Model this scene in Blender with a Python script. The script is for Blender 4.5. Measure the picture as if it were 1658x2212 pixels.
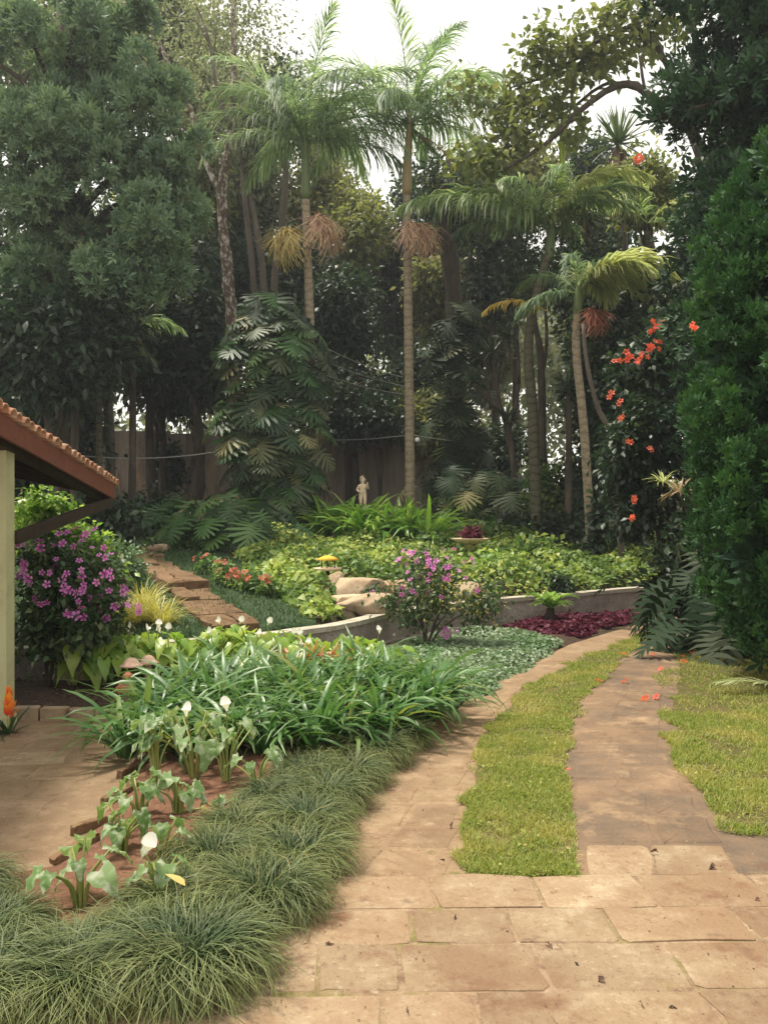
import bpy, math, random
import numpy as np
from mathutils import Vector, noise as mnoise

for o in list(bpy.data.objects):
    bpy.data.objects.remove(o, do_unlink=True)
sc = bpy.context.scene
col = sc.collection
R = math.radians
FOC, CX, HY, CAMZ = 1855.0, 829.0, 1124.0, 1.65      # lens facts measured on the photograph (1658 x 2212 grid)

# ------------------------------------------------------------------ camera, sky, sun, exposure
cam = bpy.data.cameras.new('camera')
camo = bpy.data.objects.new('camera', cam)
col.objects.link(camo)
camo.location = (0, 0, CAMZ)
camo.rotation_euler = (R(90), 0, 0)
cam.sensor_fit = 'VERTICAL'
cam.sensor_height = 36.0
cam.lens = 36.0 * FOC / 2212.0
cam.shift_y = 18.0 / 2212.0
cam.clip_start = 0.05
cam.clip_end = 600
sc.camera = camo

SUN_EL, SUN_AZ = 70.0, -62.0        # azimuth measured from +Y towards +X
world = bpy.data.worlds.new("World")
sc.world = world
world.use_nodes = True
wn = world.node_tree
wn.nodes.clear()
w_out = wn.nodes.new('ShaderNodeOutputWorld')
w_bg = wn.nodes.new('ShaderNodeBackground')
w_sky = wn.nodes.new('ShaderNodeTexSky')
w_sky.sky_type = 'NISHITA'
w_sky.sun_disc = False
w_sky.sun_elevation = R(SUN_EL)
w_sky.sun_rotation = R(SUN_AZ)
w_sky.air_density = 1.0
w_sky.dust_density = 4.0
w_sky.ozone_density = 1.0
w_mix = wn.nodes.new('ShaderNodeMix')
w_mix.data_type = 'RGBA'
w_mix.inputs[0].default_value = 0.82          # high thin overcast over the blue
w_mix.inputs[7].default_value = (15.2, 14.7, 13.3, 1)
wn.links.new(w_sky.outputs[0], w_mix.inputs[6])
wn.links.new(w_mix.outputs[2], w_bg.inputs[0])
w_bg.inputs[1].default_value = 0.058
wn.links.new(w_bg.outputs[0], w_out.inputs[0])

sl = bpy.data.lights.new('sun', 'SUN')
sl.energy = 3.3
sl.angle = R(10)
sl.color = (1.0, 0.93, 0.8)
so = bpy.data.objects.new('sun', sl)
col.objects.link(so)
sd = Vector((math.sin(R(SUN_AZ)) * math.cos(R(SUN_EL)), math.cos(R(SUN_AZ)) * math.cos(R(SUN_EL)), math.sin(R(SUN_EL))))
so.rotation_euler = sd.to_track_quat('Z', 'Y').to_euler()
so.location = (0, 0, 40)

sc.view_settings.view_transform = 'Standard'
sc.view_settings.look = 'None'
sc.view_settings.gamma = 1.0
sc.view_settings.exposure = 0.94
sc.view_settings.use_curve_mapping = False

# ------------------------------------------------------------------ small helpers
def rg(seed):
    return np.random.default_rng(seed)

def W(px, py, Y):
    return ((px - CX) / FOC * Y, Y, CAMZ - (py - HY) / FOC * Y)

def tag(o, label=None, cat=None, group=None, kind=None):
    if label: o['label'] = label
    if cat: o['category'] = cat
    if group: o['group'] = group
    if kind: o['kind'] = kind
    return o

def empty(name, loc, rz=0.0):
    o = bpy.data.objects.new(name, None)
    o.empty_display_size = 0.1
    o.location = loc
    o.rotation_euler = (0, 0, rz)
    col.objects.link(o)
    return o

class G:
    """grows one triangle mesh: vertices, triangles, a random value and a length value per vertex"""
    def __init__(s):
        s.V, s.T, s.R, s.L, s.n = [], [], [], [], 0
    def add(s, V, T, r=0.5, l=0.5):
        V = np.asarray(V, dtype=np.float64).reshape(-1, 3)
        T = np.asarray(T, dtype=np.int64).reshape(-1, 3)
        k = len(V)
        s.V.append(V); s.T.append(T + s.n)
        s.R.append(np.broadcast_to(np.asarray(r, dtype=np.float64), (k,)))
        s.L.append(np.broadcast_to(np.asarray(l, dtype=np.float64), (k,)))
        s.n += k
        return s
    def addg(s, g, off=(0, 0, 0)):
        V, T, r, l = g.arr()
        return s.add(V + np.asarray(off), T, r, l)
    def arr(s):
        return np.concatenate(s.V), np.concatenate(s.T), np.concatenate(s.R), np.concatenate(s.L)
    def mesh(s, name, mat, smooth=True):
        V, T, r, l = s.arr()
        me = bpy.data.meshes.new(name)
        me.vertices.add(len(V))
        me.vertices.foreach_set('co', V.astype(np.float32).ravel())
        me.loops.add(len(T) * 3)
        me.loops.foreach_set('vertex_index', T.astype(np.int32).ravel())
        me.polygons.add(len(T))
        me.polygons.foreach_set('loop_start', np.arange(0, len(T) * 3, 3, dtype=np.int32))
        me.polygons.foreach_set('loop_total', np.full(len(T), 3, dtype=np.int32))
        me.polygons.foreach_set('use_smooth', np.full(len(T), smooth, dtype=bool))
        a = me.attributes.new('rnd', 'FLOAT', 'POINT'); a.data.foreach_set('value', r.astype(np.float32))
        a = me.attributes.new('lv', 'FLOAT', 'POINT'); a.data.foreach_set('value', l.astype(np.float32))
        me.materials.append(mat)
        me.update(calc_edges=True)
        return me
    def build(s, name, mat, parent=None, loc=(0, 0, 0), smooth=True):
        return put(name, s.mesh(name, mat, smooth), parent, loc)

def put(name, me, parent=None, loc=(0, 0, 0), rot=(0, 0, 0), scale=1.0):
    o = bpy.data.objects.new(name, me)
    o.location = loc
    o.rotation_euler = rot
    o.scale = (scale, scale, scale) if not hasattr(scale, '__len__') else scale
    col.objects.link(o)
    if parent is not None: o.parent = parent
    return o

def copy_tree(o, parent=None):
    c = o.copy(); col.objects.link(c)
    if parent is not None: c.parent = parent
    for ch in list(o.children): copy_tree(ch, c)
    return c

def norm(a):
    return a / np.maximum(np.linalg.norm(a, axis=-1, keepdims=True), 1e-9)

def frames(d, up):
    """columns x, y, z with y along d and z as near to up as can be"""
    y = norm(d); x = norm(np.cross(y, up)); z = np.cross(x, y)
    return np.stack([x, y, z], axis=-1)

def scatter(g, tpl, pos, M, rnd):
    V, T, l = tpl
    n, k = len(pos), len(V)
    P = np.einsum('nij,kj->nki', M, V) + pos[:, None, :]
    TT = (T[None] + (np.arange(n) * k)[:, None, None]).reshape(-1, 3)
    g.add(P.reshape(-1, 3), TT, np.repeat(rnd, k), np.tile(l, n))

def box(g, a, b, r=0.5):
    (x0, y0, z0), (x1, y1, z1) = a, b
    V = [(x0,y0,z0),(x1,y0,z0),(x1,y1,z0),(x0,y1,z0),(x0,y0,z1),(x1,y0,z1),(x1,y1,z1),(x0,y1,z1)]
    Q = [(0,3,2,1),(4,5,6,7),(0,1,5,4),(1,2,6,5),(2,3,7,6),(3,0,4,7)]
    T = [t for q in Q for t in ((q[0],q[1],q[2]),(q[0],q[2],q[3]))]
    g.add(V, T, r)
    return g

def beam(g, p0, p1, w, h, up=(0, 0, 1), r=0.5):
    p0, p1 = np.array(p0, float), np.array(p1, float)
    M = frames((p1 - p0)[None], np.array([up], float))[0]
    L = np.linalg.norm(p1 - p0)
    t = G(); box(t, (-w/2, 0, -h/2), (w/2, L, h/2), r)
    V, T, rr, l = t.arr()
    g.add(V @ M.T + p0, T, r)
    return g

def tube(g, pts, radii, sides=8, r=0.5, cap=True, bump=0.0, seed=0):
    pts = np.asarray(pts, float); n = len(pts)
    radii = np.broadcast_to(np.asarray(radii, float), (n,))
    tan = norm(np.gradient(pts, axis=0))
    ref = np.array([0.0, 1.0, 0.0]) if abs(tan[0, 1]) < 0.9 else np.array([1.0, 0, 0])
    x = norm(np.cross(tan, ref)); y = np.cross(tan, x)
    a = np.linspace(0, 2 * np.pi, sides, endpoint=False)
    rr = radii[:, None] * np.ones((n, sides))
    if bump: rr = rr * (1 + bump * rg(seed).normal(size=(n, sides)))
    V = pts[:, None] + rr[..., None] * (np.cos(a)[None, :, None] * x[:, None] + np.sin(a)[None, :, None] * y[:, None])
    T = []
    for i in range(n - 1):
        for j in range(sides):
            a0, a1, b0, b1 = i*sides+j, i*sides+(j+1) % sides, (i+1)*sides+j, (i+1)*sides+(j+1) % sides
            T += [(a0, a1, b1), (a0, b1, b0)]
    V = V.reshape(-1, 3)
    l = np.repeat(np.linspace(0, 1, n), sides)
    if cap:
        V = np.vstack([V, pts[-1:], pts[:1]]); l = np.append(l, [1, 0])
        e, b = len(V) - 2, len(V) - 1
        for j in range(sides):
            T += [((n-1)*sides+j, (n-1)*sides+(j+1) % sides, e), ((j+1) % sides, j, b)]
    g.add(V, T, r, l)
    return g

def curve(ctrl, n=12):
    """a smooth line through control points"""
    c = [np.array(p, float) for p in ctrl]
    c = [2*c[0]-c[1]] + c + [2*c[-1]-c[-2]]
    out = []
    segs = len(c) - 3
    for t in np.linspace(0, segs, n):
        i = min(int(t), segs - 1); u = t - i
        p0, p1, p2, p3 = c[i:i+4]
        out.append(0.5*((2*p1)+(-p0+p2)*u+(2*p0-5*p1+4*p2-p3)*u*u+(-p0+3*p1-3*p2+p3)*u**3))
    return np.array(out)

def lathe(g, prof, sides=16, off=(0, 0, 0), r=0.5):
    n = len(prof); a = np.linspace(0, 2*np.pi, sides, endpoint=False)
    V = np.array([[(p[0]*math.cos(t), p[0]*math.sin(t), p[1]) for t in a] for p in prof]).reshape(-1, 3) + np.asarray(off)
    T = []
    for i in range(n-1):
        for j in range(sides):
            a0, a1, b0, b1 = i*sides+j, i*sides+(j+1) % sides, (i+1)*sides+j, (i+1)*sides+(j+1) % sides
            T += [(a0, a1, b1), (a0, b1, b0)]
    g.add(V, T, r, np.repeat(np.linspace(0, 1, n), sides))
    return g

def rock(g, c, rad, seed, rough=0.22, sub=3, flat=0.0, planes=0):
    import bmesh
    bm = bmesh.new(); bmesh.ops.create_icosphere(bm, subdivisions=sub, radius=1.0)
    bm.verts.ensure_lookup_table()
    V = np.array([v.co[:] for v in bm.verts]); T = np.array([[v.index for v in f.verts] for f in bm.faces]); bm.free()
    off = Vector((seed * 3.7, seed * 1.3, seed * 2.1))
    k = np.array([1 + rough * (1.6 * mnoise.noise(Vector(v) * 1.1 + off) + 0.7 * mnoise.noise(Vector(v) * 2.7 + off)) for v in V])
    V = V * k[:, None]
    rp_ = rg(seed + 5000)
    for _ in range(planes):
        d = norm(rp_.normal(size=3) * np.array([1, 1, 0.8])); lim = rp_.uniform(0.55, 0.85)
        ex = np.maximum(V @ d - lim, 0); V = V - ex[:, None]*d*0.92
    if flat: V[:, 2] = np.clip(V[:, 2], -flat, flat)
    g.add(V * np.asarray(rad) + np.asarray(c), T, (seed * 0.37) % 1)
    return g

# ------------------------------------------------------------------ materials
MATS = {}
def nodes(name):
    m = bpy.data.materials.new(name); m.use_nodes = True
    nt = m.node_tree; nt.nodes.clear()
    out = nt.nodes.new('ShaderNodeOutputMaterial')
    return m, nt, out

def ramp(nt, stops, interp='LINEAR'):
    r = nt.nodes.new('ShaderNodeValToRGB'); cr = r.color_ramp; cr.interpolation = interp
    while len(cr.elements) < len(stops): cr.elements.new(0.5)
    for e, (p, c) in zip(cr.elements, stops):
        e.position = p; e.color = (c[0], c[1], c[2], 1)
    return r

def math_node(nt, op, a, b=None):
    m = nt.nodes.new('ShaderNodeMath'); m.operation = op
    for i, v in enumerate((a, b)):
        if v is None: continue
        if isinstance(v, (int, float)): m.inputs[i].default_value = v
        else: nt.links.new(v, m.inputs[i])
    return m.outputs[0]

def leaf(name, stops, trans=0.3, rough=0.45, spec=0.4, tip=None, patch=None, tboost=1.6, patch_scale=0.6):
    """leaf material: colour differs from leaf to leaf, some light passes through; tip = colour towards the leaf's end"""
    m, nt, out = nodes(name)
    at = nt.nodes.new('ShaderNodeAttribute'); at.attribute_name = 'rnd'
    oi = nt.nodes.new('ShaderNodeObjectInfo')
    f = math_node(nt, 'FRACT', math_node(nt, 'ADD', at.outputs['Fac'], oi.outputs['Random']))
    rp = ramp(nt, stops); nt.links.new(f, rp.inputs[0])
    colr = rp.outputs[0]
    def mixin(fac, c):
        mx = nt.nodes.new('ShaderNodeMix'); mx.data_type = 'RGBA'
        nt.links.new(fac, mx.inputs[0]); nt.links.new(colr, mx.inputs[6]); mx.inputs[7].default_value = (*c, 1)
        return mx.outputs[2]
    if patch is not None:
        tc = nt.nodes.new('ShaderNodeNewGeometry')
        nz = nt.nodes.new('ShaderNodeTexNoise'); nz.inputs['Scale'].default_value = patch_scale; nz.inputs['Detail'].default_value = 2
        nt.links.new(tc.outputs['Position'], nz.inputs['Vector'])
        pr = ramp(nt, [(0.48, (0, 0, 0)), (0.66, (1, 1, 1))]); nt.links.new(nz.outputs[0], pr.inputs[0])
        colr = mixin(pr.outputs[0], patch)
    if tip is not None:
        la = nt.nodes.new('ShaderNodeAttribute'); la.attribute_name = 'lv'
        pw = math_node(nt, 'POWER', la.outputs['Fac'], 3.0)
        colr = mixin(pw, tip)
    p = nt.nodes.new('ShaderNodeBsdfPrincipled')
    nt.links.new(colr, p.inputs['Base Color'])
    p.inputs['Roughness'].default_value = rough
    p.inputs['Specular IOR Level'].default_value = spec
    t = nt.nodes.new('ShaderNodeBsdfTranslucent')
    g = nt.nodes.new('ShaderNodeMix'); g.data_type = 'RGBA'; g.blend_type = 'MULTIPLY'; g.inputs[0].default_value = 1
    nt.links.new(colr, g.inputs[6]); g.inputs[7].default_value = (tboost*1.1, tboost*1.1, tboost*0.7, 1)
    nt.links.new(g.outputs[2], t.inputs[0])
    mx = nt.nodes.new('ShaderNodeMixShader'); mx.inputs[0].default_value = trans
    nt.links.new(p.outputs[0], mx.inputs[1]); nt.links.new(t.outputs[0], mx.inputs[2])
    nt.links.new(mx.outputs[0], out.inputs[0])
    MATS[name] = m
    return m

def earth(name, layers, rough=0.9, bump=0.3, bscale=40.0, spec=0.2, bdist=0.02, coord='pos', zsq=1.0):
    """ground, stone, bark: noise layers mixed over a base. layers = [(colour)] + [(colour, scale, low, high, detail)]"""
    m, nt, out = nodes(name)
    if coord == 'pos':
        src = nt.nodes.new('ShaderNodeNewGeometry').outputs['Position']
    else:
        src = nt.nodes.new('ShaderNodeTexCoord').outputs['Object']
    if zsq != 1.0:
        mp = nt.nodes.new('ShaderNodeMapping'); mp.inputs['Scale'].default_value = (1, 1, zsq)
        nt.links.new(src, mp.inputs[0]); src = mp.outputs[0]
    colr = None
    base = nt.nodes.new('ShaderNodeRGB'); base.outputs[0].default_value = (*layers[0], 1); colr = base.outputs[0]
    for c, scale, lo, hi, det in layers[1:]:
        nz = nt.nodes.new('ShaderNodeTexNoise'); nz.inputs['Scale'].default_value = scale; nz.inputs['Detail'].default_value = det
        nz.inputs['Roughness'].default_value = 0.72
        nt.links.new(src, nz.inputs['Vector'])
        rp = ramp(nt, [(lo, (0, 0, 0)), (hi, (1, 1, 1))]); nt.links.new(nz.outputs[0], rp.inputs[0])
        mx = nt.nodes.new('ShaderNodeMix'); mx.data_type = 'RGBA'
        nt.links.new(rp.outputs[0], mx.inputs[0]); nt.links.new(colr, mx.inputs[6]); mx.inputs[7].default_value = (*c, 1)
        colr = mx.outputs[2]
    at = nt.nodes.new('ShaderNodeAttribute'); at.attribute_name = 'rnd'
    oi = nt.nodes.new('ShaderNodeObjectInfo')
    v = math_node(nt, 'ADD', math_node(nt, 'MULTIPLY', math_node(nt, 'FRACT', math_node(nt, 'ADD', at.outputs['Fac'], oi.outputs['Random'])), 0.24), 0.88)
    hs = nt.nodes.new('ShaderNodeHueSaturation'); nt.links.new(colr, hs.inputs['Color']); nt.links.new(v, hs.inputs['Value'])
    p = nt.nodes.new('ShaderNodeBsdfPrincipled')
    nt.links.new(hs.outputs[0], p.inputs['Base Color'])
    p.inputs['Roughness'].default_value = rough
    p.inputs['Specular IOR Level'].default_value = spec
    if bump:
        nz = nt.nodes.new('ShaderNodeTexNoise'); nz.inputs['Scale'].default_value = bscale; nz.inputs['Detail'].default_value = 5
        nt.links.new(src, nz.inputs['Vector'])
        b = nt.nodes.new('ShaderNodeBump'); b.inputs['Strength'].default_value = bump; b.inputs['Distance'].default_value = bdist
        nt.links.new(nz.outputs[0], b.inputs['Height']); nt.links.new(b.outputs[0], p.inputs['Normal'])
    nt.links.new(p.outputs[0], out.inputs[0])
    MATS[name] = m
    return m

# ground
M_soil = earth('forest_soil', [(0.035, 0.026, 0.016), ((0.07, 0.045, 0.025), 3, 0.45, 0.65, 4), ((0.02, 0.03, 0.012), 1.1, 0.5, 0.7, 3), ((0.11, 0.08, 0.05), 45, 0.6, 0.72, 3)], bump=0.8, bscale=30)
M_redsoil = earth('red_soil', [(0.17, 0.0833, 0.0493), ((0.102, 0.0493, 0.0306), 9, 0.42, 0.68, 5), ((0.2295, 0.1275, 0.08075), 40, 0.55, 0.7, 4), ((0.0425, 0.0255, 0.017), 70, 0.68, 0.74, 2)], bump=0.9, bscale=45, bdist=0.02)
M_bedsoil = earth('bed_mulch', [(0.055, 0.035, 0.022), ((0.16, 0.11, 0.075), 38, 0.58, 0.68, 4), ((0.02, 0.014, 0.01), 22, 0.5, 0.7, 3)], bump=1.0, bscale=50)
M_dirt = earth('trodden_dirt', [(0.2295, 0.1577, 0.09374), ((0.1732, 0.1095, 0.06376), 1.7, 0.42, 0.66, 5), ((0.3061, 0.2157, 0.1344), 4.5, 0.5, 0.72, 5), ((0.1369, 0.07885, 0.0461), 11, 0.58, 0.72, 4), ((0.3705, 0.2822, 0.1844), 60, 0.66, 0.75, 2), ((0.1128, 0.1079, 0.03073), 6.5, 0.63, 0.74, 4)], bump=0.5, bscale=45, bdist=0.012)
M_track = earth('track_stain', [(0.2009, 0.1302, 0.0784), ((0.06831, 0.05712, 0.04704), 0.9, 0.38, 0.7, 6), ((0.2732, 0.1848, 0.1098), 2.6, 0.52, 0.68, 5), ((0.1205, 0.0672, 0.04312), 5, 0.56, 0.7, 5), ((0.3375, 0.252, 0.1568), 55, 0.66, 0.75, 2)], bump=0.5, bscale=40, bdist=0.012)
M_slab = earth('sandstone_slab', [(0.2632, 0.1895, 0.1159), ((0.3458, 0.2768, 0.184), 3.4, 0.5, 0.64, 8), ((0.3929, 0.3184, 0.2181), 22, 0.56, 0.7, 6), ((0.2004, 0.1289, 0.07497), 0.9, 0.42, 0.58, 9), ((0.1572, 0.08488, 0.04771), 1.9, 0.54, 0.66, 9), ((0.1572, 0.09095, 0.05111), 14, 0.58, 0.7, 6), ((0.1572, 0.1289, 0.04089), 5, 0.66, 0.76, 5)  , ((0.1144, 0.0765, 0.05655), 70, 0.62, 0.70, 3), ((0.1496, 0.0935, 0.0609), 4.2, 0.60, 0.68, 9)], bump=1.0, bscale=34, bdist=0.012, rough=0.85)
M_moss = earth('mossy_joint', [(0.235, 0.16, 0.10), ((0.14, 0.125, 0.04), 2.3, 0.5, 0.64, 6), ((0.14, 0.085, 0.055), 7, 0.5, 0.66, 6), ((0.33, 0.25, 0.17), 16, 0.55, 0.7, 5)], bump=0.7, bscale=60)
M_gravel = earth('pebbledash', [(0.38, 0.33, 0.295), ((0.52, 0.46, 0.41), 38, 0.48, 0.6, 3), ((0.12, 0.09, 0.08), 50, 0.55, 0.66, 3), ((0.19, 0.15, 0.125), 1.2, 0.4, 0.7, 4)], bump=0.9, bscale=55)
M_kerb = earth('kerb_concrete', [(0.42, 0.38, 0.31), ((0.30, 0.26, 0.19), 3, 0.45, 0.65, 5), ((0.2, 0.19, 0.12), 9, 0.6, 0.75, 4)], bump=0.4, bscale=40)
M_wall = earth('old_render', [(0.3825, 0.3187, 0.255), ((0.1913, 0.1466, 0.1147), 0.8, 0.4, 0.62, 5), ((0.4845, 0.3187, 0.1913), 2.2, 0.55, 0.72, 5), ((0.06375, 0.05737, 0.04462), 1.5, 0.58, 0.7, 5)], bump=0.4, bscale=12, zsq=0.22)
M_rock = earth('garden_rock', [(0.36, 0.27, 0.18), ((0.25, 0.17, 0.10), 2.5, 0.42, 0.66, 5), ((0.46, 0.37, 0.26), 7, 0.55, 0.7, 5), ((0.12, 0.09, 0.06), 5, 0.62, 0.74, 4)], bump=0.6, bscale=12, bdist=0.04)
M_paler = earth('pale_rock', [(0.46, 0.35, 0.235), ((0.34, 0.235, 0.15), 3, 0.42, 0.62, 6), ((0.56, 0.46, 0.34), 6, 0.55, 0.7, 5), ((0.22, 0.17, 0.10), 8, 0.6, 0.72, 5)], bump=0.5, bscale=12, bdist=0.03)
M_brownrock = earth('brown_rock', [(0.1728, 0.1044, 0.05625), ((0.1008, 0.0576, 0.03), 3, 0.44, 0.66, 6), ((0.2592, 0.1728, 0.0975), 8, 0.54, 0.7, 5), ((0.0864, 0.0864, 0.03), 4, 0.62, 0.74, 4)], bump=0.8, bscale=14, bdist=0.05)
# building
M_cream = earth('cream_paint', [(0.50, 0.48, 0.27), ((0.42, 0.39, 0.22), 4, 0.45, 0.7, 4), ((0.3, 0.27, 0.17), 11, 0.62, 0.74, 5), ((0.22, 0.2, 0.11), 2.2, 0.56, 0.72, 6)], bump=0.08, bscale=30, rough=0.6, spec=0.35)
M_white = earth('white_sill', [(0.72, 0.70, 0.62), ((0.6, 0.57, 0.48), 5, 0.5, 0.7, 4)], bump=0.1, bscale=30, rough=0.6)
M_fascia = earth('red_brown_board', [(0.22, 0.072, 0.045), ((0.16, 0.05, 0.034), 5, 0.42, 0.68, 5), ((0.30, 0.11, 0.07), 16, 0.6, 0.75, 4)], bump=0.15, bscale=30, rough=0.6, spec=0.35)
M_darkwood = earth('dark_timber', [(0.030, 0.020, 0.014), ((0.05, 0.032, 0.02), 8, 0.45, 0.65, 4)], bump=0.3, bscale=25, rough=0.8)
M_tile = earth('clay_tile', [(0.44, 0.20, 0.12), ((0.58, 0.38, 0.26), 9, 0.42, 0.64, 5), ((0.22, 0.10, 0.065), 7, 0.58, 0.74, 5)], bump=0.35, bscale=40, rough=0.85)
M_terra = earth('terracotta', [(0.50, 0.19, 0.10), ((0.58, 0.30, 0.18), 14, 0.5, 0.68, 4), ((0.3, 0.12, 0.07), 9, 0.6, 0.75, 4)], bump=0.2, bscale=50, coord='obj')
M_cap = earth('painted_cap', [(0.60, 0.38, 0.28), ((0.68, 0.52, 0.42), 20, 0.5, 0.65, 4), ((0.4, 0.2, 0.14), 12, 0.62, 0.75, 4)], bump=0.2, bscale=60, coord='obj')
M_statue = earth('weathered_statue', [(0.744, 0.6, 0.432), ((0.576, 0.432, 0.288), 12, 0.48, 0.66, 5), ((0.24, 0.192, 0.12), 16, 0.66, 0.76, 4)], bump=0.2, bscale=50, coord='obj')
M_dish = earth('cream_dish', [(0.62, 0.48, 0.34), ((0.5, 0.36, 0.24), 8, 0.48, 0.66, 4)], bump=0.15, bscale=40, coord='obj')
M_yellow = earth('yellow_paint', [(0.62, 0.38, 0.05), ((0.5, 0.28, 0.04), 10, 0.5, 0.7, 4)], bump=0.1, bscale=40, coord='obj')
M_wire = earth('cable_sheath', [(0.30, 0.30, 0.28)], bump=0, rough=0.6)
M_porcelain = earth('white_porcelain', [(0.8, 0.8, 0.78)], bump=0, rough=0.25, spec=0.5)
# bark
M_bark = earth('dark_bark', [(0.055, 0.042, 0.032), ((0.10, 0.08, 0.062), 5, 0.45, 0.65, 5), ((0.16, 0.14, 0.11), 14, 0.62, 0.74, 4)], bump=0.7, bscale=14, zsq=0.3)
M_greybark = earth('grey_bark', [(0.144, 0.1188, 0.0936), ((0.0864, 0.0684, 0.054), 5, 0.45, 0.66, 5), ((0.2304, 0.2016, 0.1656), 9, 0.6, 0.74, 4)], bump=0.6, bscale=14, zsq=0.35)
M_speckle = earth('speckled_bark', [(0.125, 0.088, 0.068), ((0.52, 0.46, 0.40), 9, 0.50, 0.58, 5), ((0.05, 0.035, 0.028), 5, 0.58, 0.7, 4)], bump=0.4, bscale=20, zsq=0.6)
def palm_bark(name, c1, c2, c3):
    m, nt, out = nodes(name)
    src = nt.nodes.new('ShaderNodeNewGeometry').outputs['Position']
    wv = nt.nodes.new('ShaderNodeTexWave'); wv.bands_direction = 'Z'; wv.inputs['Scale'].default_value = 1.7; wv.inputs['Distortion'].default_value = 5.0
    wv.inputs['Detail'].default_value = 3; wv.inputs['Detail Scale'].default_value = 2.5
    nt.links.new(src, wv.inputs['Vector'])
    rp = ramp(nt, [(0.0, c2), (0.25, c1), (1.0, c1)]); nt.links.new(wv.outputs['Fac'], rp.inputs[0])
    nz = nt.nodes.new('ShaderNodeTexNoise'); nz.inputs['Scale'].default_value = 13; nz.inputs['Detail'].default_value = 5; nz.inputs['Roughness'].default_value = 0.7
    nt.links.new(src, nz.inputs['Vector'])
    r2 = ramp(nt, [(0.50, (0, 0, 0)), (0.62, (1, 1, 1))]); nt.links.new(nz.outputs[0], r2.inputs[0])
    mx = nt.nodes.new('ShaderNodeMix'); mx.data_type = 'RGBA'
    nt.links.new(r2.outputs[0], mx.inputs[0]); nt.links.new(rp.outputs[0], mx.inputs[6]); mx.inputs[7].default_value = (*c3, 1)
    p = nt.nodes.new('ShaderNodeBsdfPrincipled'); nt.links.new(mx.outputs[2], p.inputs['Base Color']); p.inputs['Roughness'].default_value = 0.85
    b = nt.nodes.new('ShaderNodeBump'); b.inputs['Strength'].default_value = 0.35; b.inputs['Distance'].default_value = 0.02
    nt.links.new(wv.outputs['Fac'], b.inputs['Height']); nt.links.new(b.outputs[0], p.inputs['Normal'])
    nt.links.new(p.outputs[0], out.inputs[0])
    return m
M_palm = palm_bark('palm_bark', (0.32, 0.255, 0.17), (0.20, 0.15, 0.10), (0.19, 0.155, 0.105))
M_palmdark = palm_bark('dark_palm_bark', (0.10, 0.085, 0.05), (0.045, 0.035, 0.025), (0.06, 0.07, 0.04))
M_shaft = leaf('crownshaft', [(0, (0.30, 0.20, 0.10)), (1, (0.28, 0.22, 0.10))], trans=0.0, rough=0.5)
M_shaftg = leaf('green_crownshaft', [(0, (0.10, 0.14, 0.05)), (1, (0.16, 0.2, 0.07))], trans=0.0, rough=0.5)
# leaves
M_grass = leaf('lawn_grass', [(0, (0.08296, 0.1374, 0.01594)), (0.45, (0.1584, 0.2214, 0.02869)), (0.75, (0.249, 0.2824, 0.051)), (0.92, (0.3244, 0.3053, 0.08288)), (1, (0.3394, 0.2519, 0.102))], trans=0.3, rough=0.6, tip=(0.2866, 0.2976, 0.06375), patch=(0.33, 0.30, 0.085), patch_scale=1.9)
M_turf = earth('turf_thatch', [(0.13, 0.105, 0.04), ((0.075, 0.08, 0.02), 6, 0.42, 0.62, 5), ((0.25, 0.18, 0.085), 24, 0.52, 0.68, 4)], bump=1.0, bscale=90, bdist=0.02)
M_banklawn = leaf('bank_grass_shaded', [(0, (0.030, 0.065, 0.022)), (0.6, (0.045, 0.085, 0.03)), (1, (0.07, 0.11, 0.035))], trans=0.2, rough=0.6)  # darker than the open lawn: the bank's shade is in the grass colour
M_bankturf = earth('bank_turf_shaded', [(0.025, 0.05, 0.018), ((0.04, 0.07, 0.025), 8, 0.42, 0.62, 5)], bump=1.0, bscale=60, bdist=0.03)  # dark base sheet, shade of the bank painted in
M_mondo = leaf('mondo_leaf', [(0, (0.0126, 0.0306, 0.0081)), (0.4, (0.0315, 0.0594, 0.0162)), (0.75, (0.0765, 0.1125, 0.0324)), (0.93, (0.153, 0.1665, 0.0585)), (1, (0.27, 0.225, 0.099))], trans=0.06, rough=0.55, spec=0.25, tip=(0.1901, 0.2029, 0.0702), patch=(0.035, 0.065, 0.028), patch_scale=2.0)
M_mondoin = leaf('mondo_heart', [(0, (0.03, 0.045, 0.015)), (1, (0.05, 0.06, 0.02))], trans=0.0, rough=0.8)
M_agap = leaf('lily_leaf', [(0, (0.035, 0.10, 0.032)), (0.5, (0.06, 0.15, 0.045)), (0.9, (0.095, 0.20, 0.06)), (1, (0.26, 0.26, 0.06))], trans=0.28, rough=0.38, spec=0.4, tip=(0.12, 0.2, 0.06))
M_taro = leaf('arum_leaf', [(0, (0.0806, 0.1584, 0.0385)), (0.5, (0.124, 0.2088, 0.066)), (1, (0.1798, 0.2592, 0.1045))], trans=0.3, rough=0.55, spec=0.25, patch=(0.36, 0.40, 0.28), patch_scale=24)
M_stalk = leaf('arum_stalk', [(0, (0.20, 0.25, 0.06)), (1, (0.33, 0.33, 0.11))], trans=0.1, rough=0.4)
M_yleaf = leaf('yellowed_leaf', [(0, (0.55, 0.42, 0.12)), (1, (0.62, 0.5, 0.2))], trans=0.3)
M_spathe = leaf('white_spathe', [(0, (0.80, 0.79, 0.74)), (1, (0.86, 0.85, 0.80))], trans=0.12, rough=0.45)
M_calla = leaf('calla_leaf', [(0, (0.10, 0.21, 0.03)), (0.5, (0.20, 0.32, 0.045)), (1, (0.33, 0.40, 0.07))], trans=0.35, rough=0.38, spec=0.5)
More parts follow.
